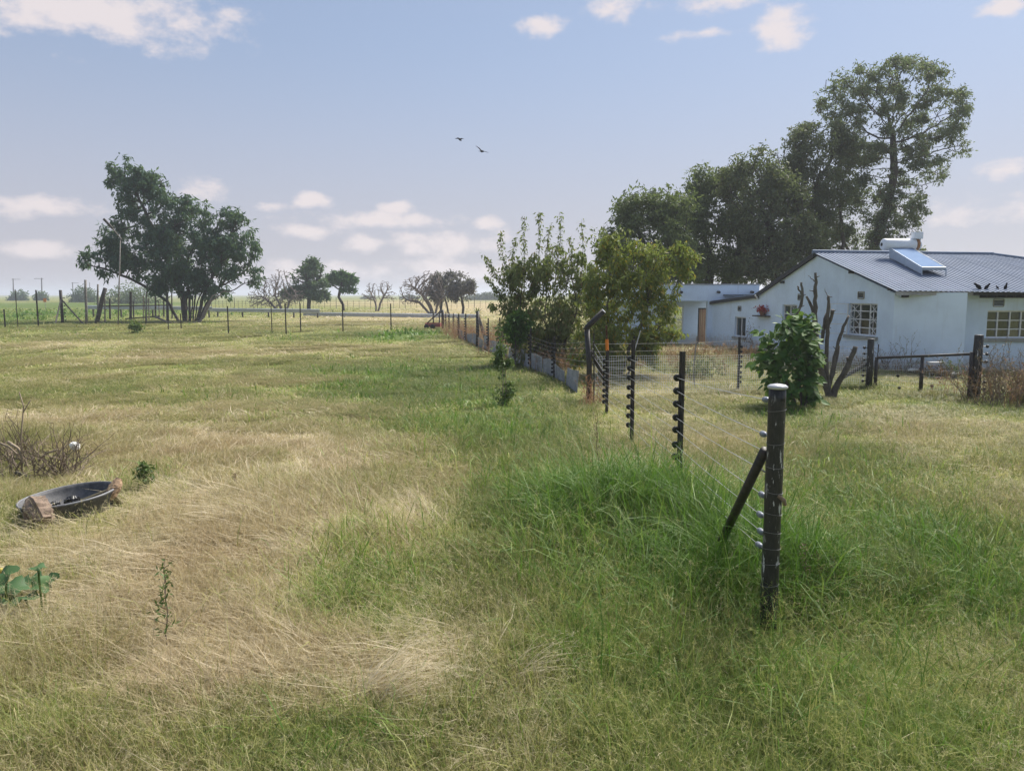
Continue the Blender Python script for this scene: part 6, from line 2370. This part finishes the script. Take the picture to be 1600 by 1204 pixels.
def build_small_plants():
    # brush pile with a few thick pale branches
    B = twig_bush('brush_pile', 'tangled pile of dead grey twigs at the edge of the paddock', 'brush', 9, [(10, 740, .35), (40, 735, .3), (75, 735, .25), (0, 720, .3), (20, 720, .25), (100, 740, .12)], 130, .62, 'twig_brown', 71, up=.55)
    Yb = G(40, 740).y
    for pts, q in ((((12, 690), (28, 700), (36, 716), (24, 735)), .022), (((60, 720), (72, 708), (90, 702)), .018), (((24, 738), (50, 748), (85, 758)), .03), (((82, 760), (88, 748), (92, 738), (84, 734)), .015),
                   (((0, 692), (14, 698), (30, 712), (44, 706), (54, 697)), .015), (((34, 735), (33, 680), (37, 635), (30, 612)), .012), (((36, 645), (42, 634), (48, 625)), .008), (((58, 738), (68, 724)), .016)):
        m = MB(); m.tube([P(x, y, Yb - .1) for (x, y) in pts], [q * (1 - .15 * i) for i in range(len(pts))], 6); m.build('branch', 'twig_pale' if q < .025 else 'bark_grey', B, smooth=True)
    # upright single weeds
    def stalk(name, label, x, yb, yt, seed, mat, leafmat, nl, ll, sw=.35, rad=.006, sp=.035):
        r = np.random.default_rng(seed)
        g = G(x, yb)
        tp = P(x - 4, yt, g.y)
        O = empty(name, g, label, 'weed')
        pts = [g.lerp(tp, i / 7) + Vector((r.normal(0, .008), r.normal(0, .008), 0)) for i in range(8)]
        pts[0].z = -.03
        m = MB(); m.tube(pts, [rad * (1 - .1 * i) for i in range(8)], 5)
        pos, dr = [], []
        for k in range(14):
            t = .15 + .8 * k / 14
            p = g.lerp(tp, t)
            a = r.uniform(0, 6.28)
            e = p + Vector((math.cos(a), math.sin(a), .7)) * (sw * (1 - t) * .5 * (tp.z) + .03)
            m.tube([p, e], [rad * .5, rad * .2], 4)
            for j in range(nl):
                pos.append(np.array(p.lerp(e, r.uniform(.2, 1))) + r.normal(0, sp * .4, 3)); dr.append(r.normal(0, .7, 3) + np.array([0, 0, .25]))
        m.build('stem', mat, O)
        V, T, A = leaf_mesh(np.array(pos), np.array(dr), r.uniform(.6, 1.2, len(pos)) * ll, r.uniform(.6, 1.2, len(pos)) * ll * .35, r)
        np_mesh('leaves', V, T, leafmat, O, attr={'tint': A})['kind'] = 'stuff'
    stalk('upright_weed', 'single upright green weed on the flattened straw', 260, 1010, 872, 81, 'twig_brown', 'leaf_weed', 9, .045)
    stalk('dock_weed', 'thin reddish-brown seed stalk before the bent post', 935, 735, 640, 82, 'rust', 'leaf_brown', 8, .03, .12)
    stalk('brown_stalk', 'short dark dry stalk in the straw right of the tub', 370, 765, 738, 83, 'rust', 'leaf_brown', 3, .03)
    for k, (x, yb, yt) in enumerate(((1262, 960, 838), (1284, 950, 860), (1305, 948, 868), (1250, 935, 862))):
        stalk('seed_weed', ['tallest pinkish seed weed beside the black pole', 'second pinkish seed weed right of the black pole', 'outermost pinkish seed weed right of the black pole', 'pinkish seed weed touching the black pole'][k], x, yb, yt, 84 + k, 'twig_brown', 'leaf_brown', 16, .022, .10, .004)
    stalk('ground_weed', 'small dark green weed on the back edge of the paddock', 215, 521, 508, 90, 'twig_brown', 'leaf_weed', 16, .28, 1.6, .02, .3)
    stalk('green_weed', 'dark green leafy weed standing behind the tub', 228, 765, 725, 91, 'twig_brown', 'leaf_weed', 12, .09, .9, .006, .06)
    # dry shrubs in front of the house
    twig_bush('dry_shrub', 'grey dry shrub beside the gate post at the picture edge', 'shrub', 19, [(1565, 632, .3), (1590, 632, .3), (1575, 625, .25), (1600, 630, .3)], 120, 1.15, 'twig_brown', 92, 'leaf_brown', (5, .05, .02), 1.1)
    twig_bush('rusty_weed', 'rust-coloured dry weed against the wall behind the gate', 'weed', 22, [(1467, 592, .14)], 26, .55, 'rust', 93, 'leaf_brown', (3, .06, .03), 1.2)
    twig_bush('wall_weed', 'thin grey weed against the wall left of the gate rail', 'weed', 23, [(1382, 580, .15), (1390, 580, .1)], 24, .8, 'twig_brown', 94, 'leaf_brown', (3, .04, .02), 1.3)
    twig_bush('wall_weed', 'tall thin weed against the wall behind the gate middle', 'weed', 23, [(1417, 584, .08)], 12, 1.0, 'twig_brown', 95, 'leaf_weed', (4, .05, .02), 1.8)
    twig_bush('wall_weed', 'dark weed at the house corner behind the gate', 'weed', 22, [(1494, 592, .10)], 14, .6, 'twig_brown', 96, 'leaf_weed', (6, .07, .03), 1.6)
    twig_bush('door_weed', 'pinkish dry weed beside the small annexe window', 'weed', 34, [(1171, 548, .2)], 22, 1.2, 'twig_brown', 97, 'leaf_brown', (4, .06, .03), 1.6)
    twig_bush('fence_shrub', 'dark twiggy shrub inside the mesh fence', 'shrub', 21, [(1100, 592, .35), (1085, 590, .25)], 60, .65, 'twig_brown', 98, 'leaf_weed', (5, .06, .03), 1.0)
    twig_bush('post_weed', 'reddish dry weed clinging to the thicker gate post', 'weed', 18, [(1519, 622, .06)], 14, .8, 'rust', 99, None, (0, 0, 0), 2.2)
    # pumpkin plant
    g0 = G(35, 940)
    Pk = empty('pumpkin_plant', g0, 'broad-leaved pumpkin plant with yellow bud at the picture edge', 'plant')
    r = np.random.default_rng(12)
    leaves = [(20, 925, 26), (48, 905, 22), (38, 935, 24), (66, 912, 20), (10, 905, 20), (78, 930, 18), (60, 895, 14), (5, 940, 24), (30, 915, 20), (-20, 925, 26), (-10, 950, 24)]
    for k, (x, y, w) in enumerate(leaves):
        c = P(x, y, g0.y + r.uniform(-.35, .25))
        c.z = max(c.z, .10) + r.uniform(0, .05)
        s = w * mpp(g0.y) * .85
        m = MB()
        nrm = Vector((r.normal(0, .3), -.45 + r.normal(0, .2), 1)).normalized()
        u, v = perp(nrm)
        n = 20
        ring = []
        for j in range(n):
            a = 2 * math.pi * j / n
            q = s * (1 + .16 * math.cos(5 * a + k)) * (1 if abs(a - math.pi) > .35 else .55)
            ring.append(c + (u * math.cos(a) + v * math.sin(a)) * q + nrm * (.22 * s * math.cos(3 * a + k) - .1 * s))
        m.add([c + nrm * .05 * s] + ring, [(0, 1 + j, 1 + (j + 1) % n) for j in range(n)])
        o = m.build('leaf', 'leaf_pumpkin', Pk, smooth=True)
        at = o.data.attributes.new('tint', 'FLOAT_COLOR', 'POINT')
        t = r.random()
        at.data.foreach_set('color', [t, .2, 0, 1] * (n + 1))
        st = MB(); st.tube([(c.x + r.normal(0, .04), c.y + .05, -.02), tuple(c - nrm * .01)], .008, 5); st.build('stalk', 'leaf_weed', Pk)
    m = MB()
    c = P(1, 897, g0.y)
    m.tube([(c.x, c.y, 0), c], .006, 5)
    m.lathe(c, (.4, -.3, 1), [(0, .006), (.02, .012), (.05, .018), (.06, .008)], 8)
    m.build('flower', 'petal_yellow', Pk)['label'] = 'yellow pumpkin flower bud'
    # pale arching tufts of long grass
    for k, (x, y, lab, n, L, az) in enumerate(((560, 1100, 'pale arching tuft of long dry grass in the foreground', 90, .62, 0.35), (585, 1118, 'second pale arching grass tuft just in front of the first', 60, .58, .45), (800, 1080, 'faint pale arching grass tuft right of the bigger one', 40, .5, .2))):
        g = G(x, y)
        r = np.random.default_rng(130 + k)
        V, T, A, tips, dirs = blade_mesh(g.x + r.normal(0, .05, n), g.y + r.normal(0, .05, n), az + r.normal(0, .35, n), r.uniform(.6, 1.2, n) * L, .35 + np.abs(r.normal(0, .25, n)), 1.35 + r.normal(0, .25, n), np.full(n, .005), np.full(n, .95), 6, r)
        hd = seed_heads(tips, dirs, 8, .03, .0016, np.full(n, .95), r)
        V, T, A = join([(V, T, A), hd])
        o = np_mesh('grass_tuft', V, T, 'straw_blades', attr={'blade': A})
        tag(o, lab, 'grass tuft')


build_mulberry()
build_dead_stems()
build_tub()
build_small_plants()


# ------------------------------------------------------------------ the hazy air
def build_haze():
    m, w, out = new_mat('haze_air')
    v = w.n('ShaderNodeVolumePrincipled')
    v.inputs['Color'].default_value = (0.86, 0.92, 1.0, 1)
    v.inputs['Density'].default_value = HAZE
    v.inputs['Anisotropy'].default_value = 0.25
    w.l(v.outputs[0], out.inputs['Volume'])
    b = MB()
    b.box((0, 0, 9.5), (9400, 9400, 21))
    o = b.build('haze', 'haze_air')
    tag(o, 'thin pale haze in the air over the whole farm', 'haze', kind='stuff')


build_haze()
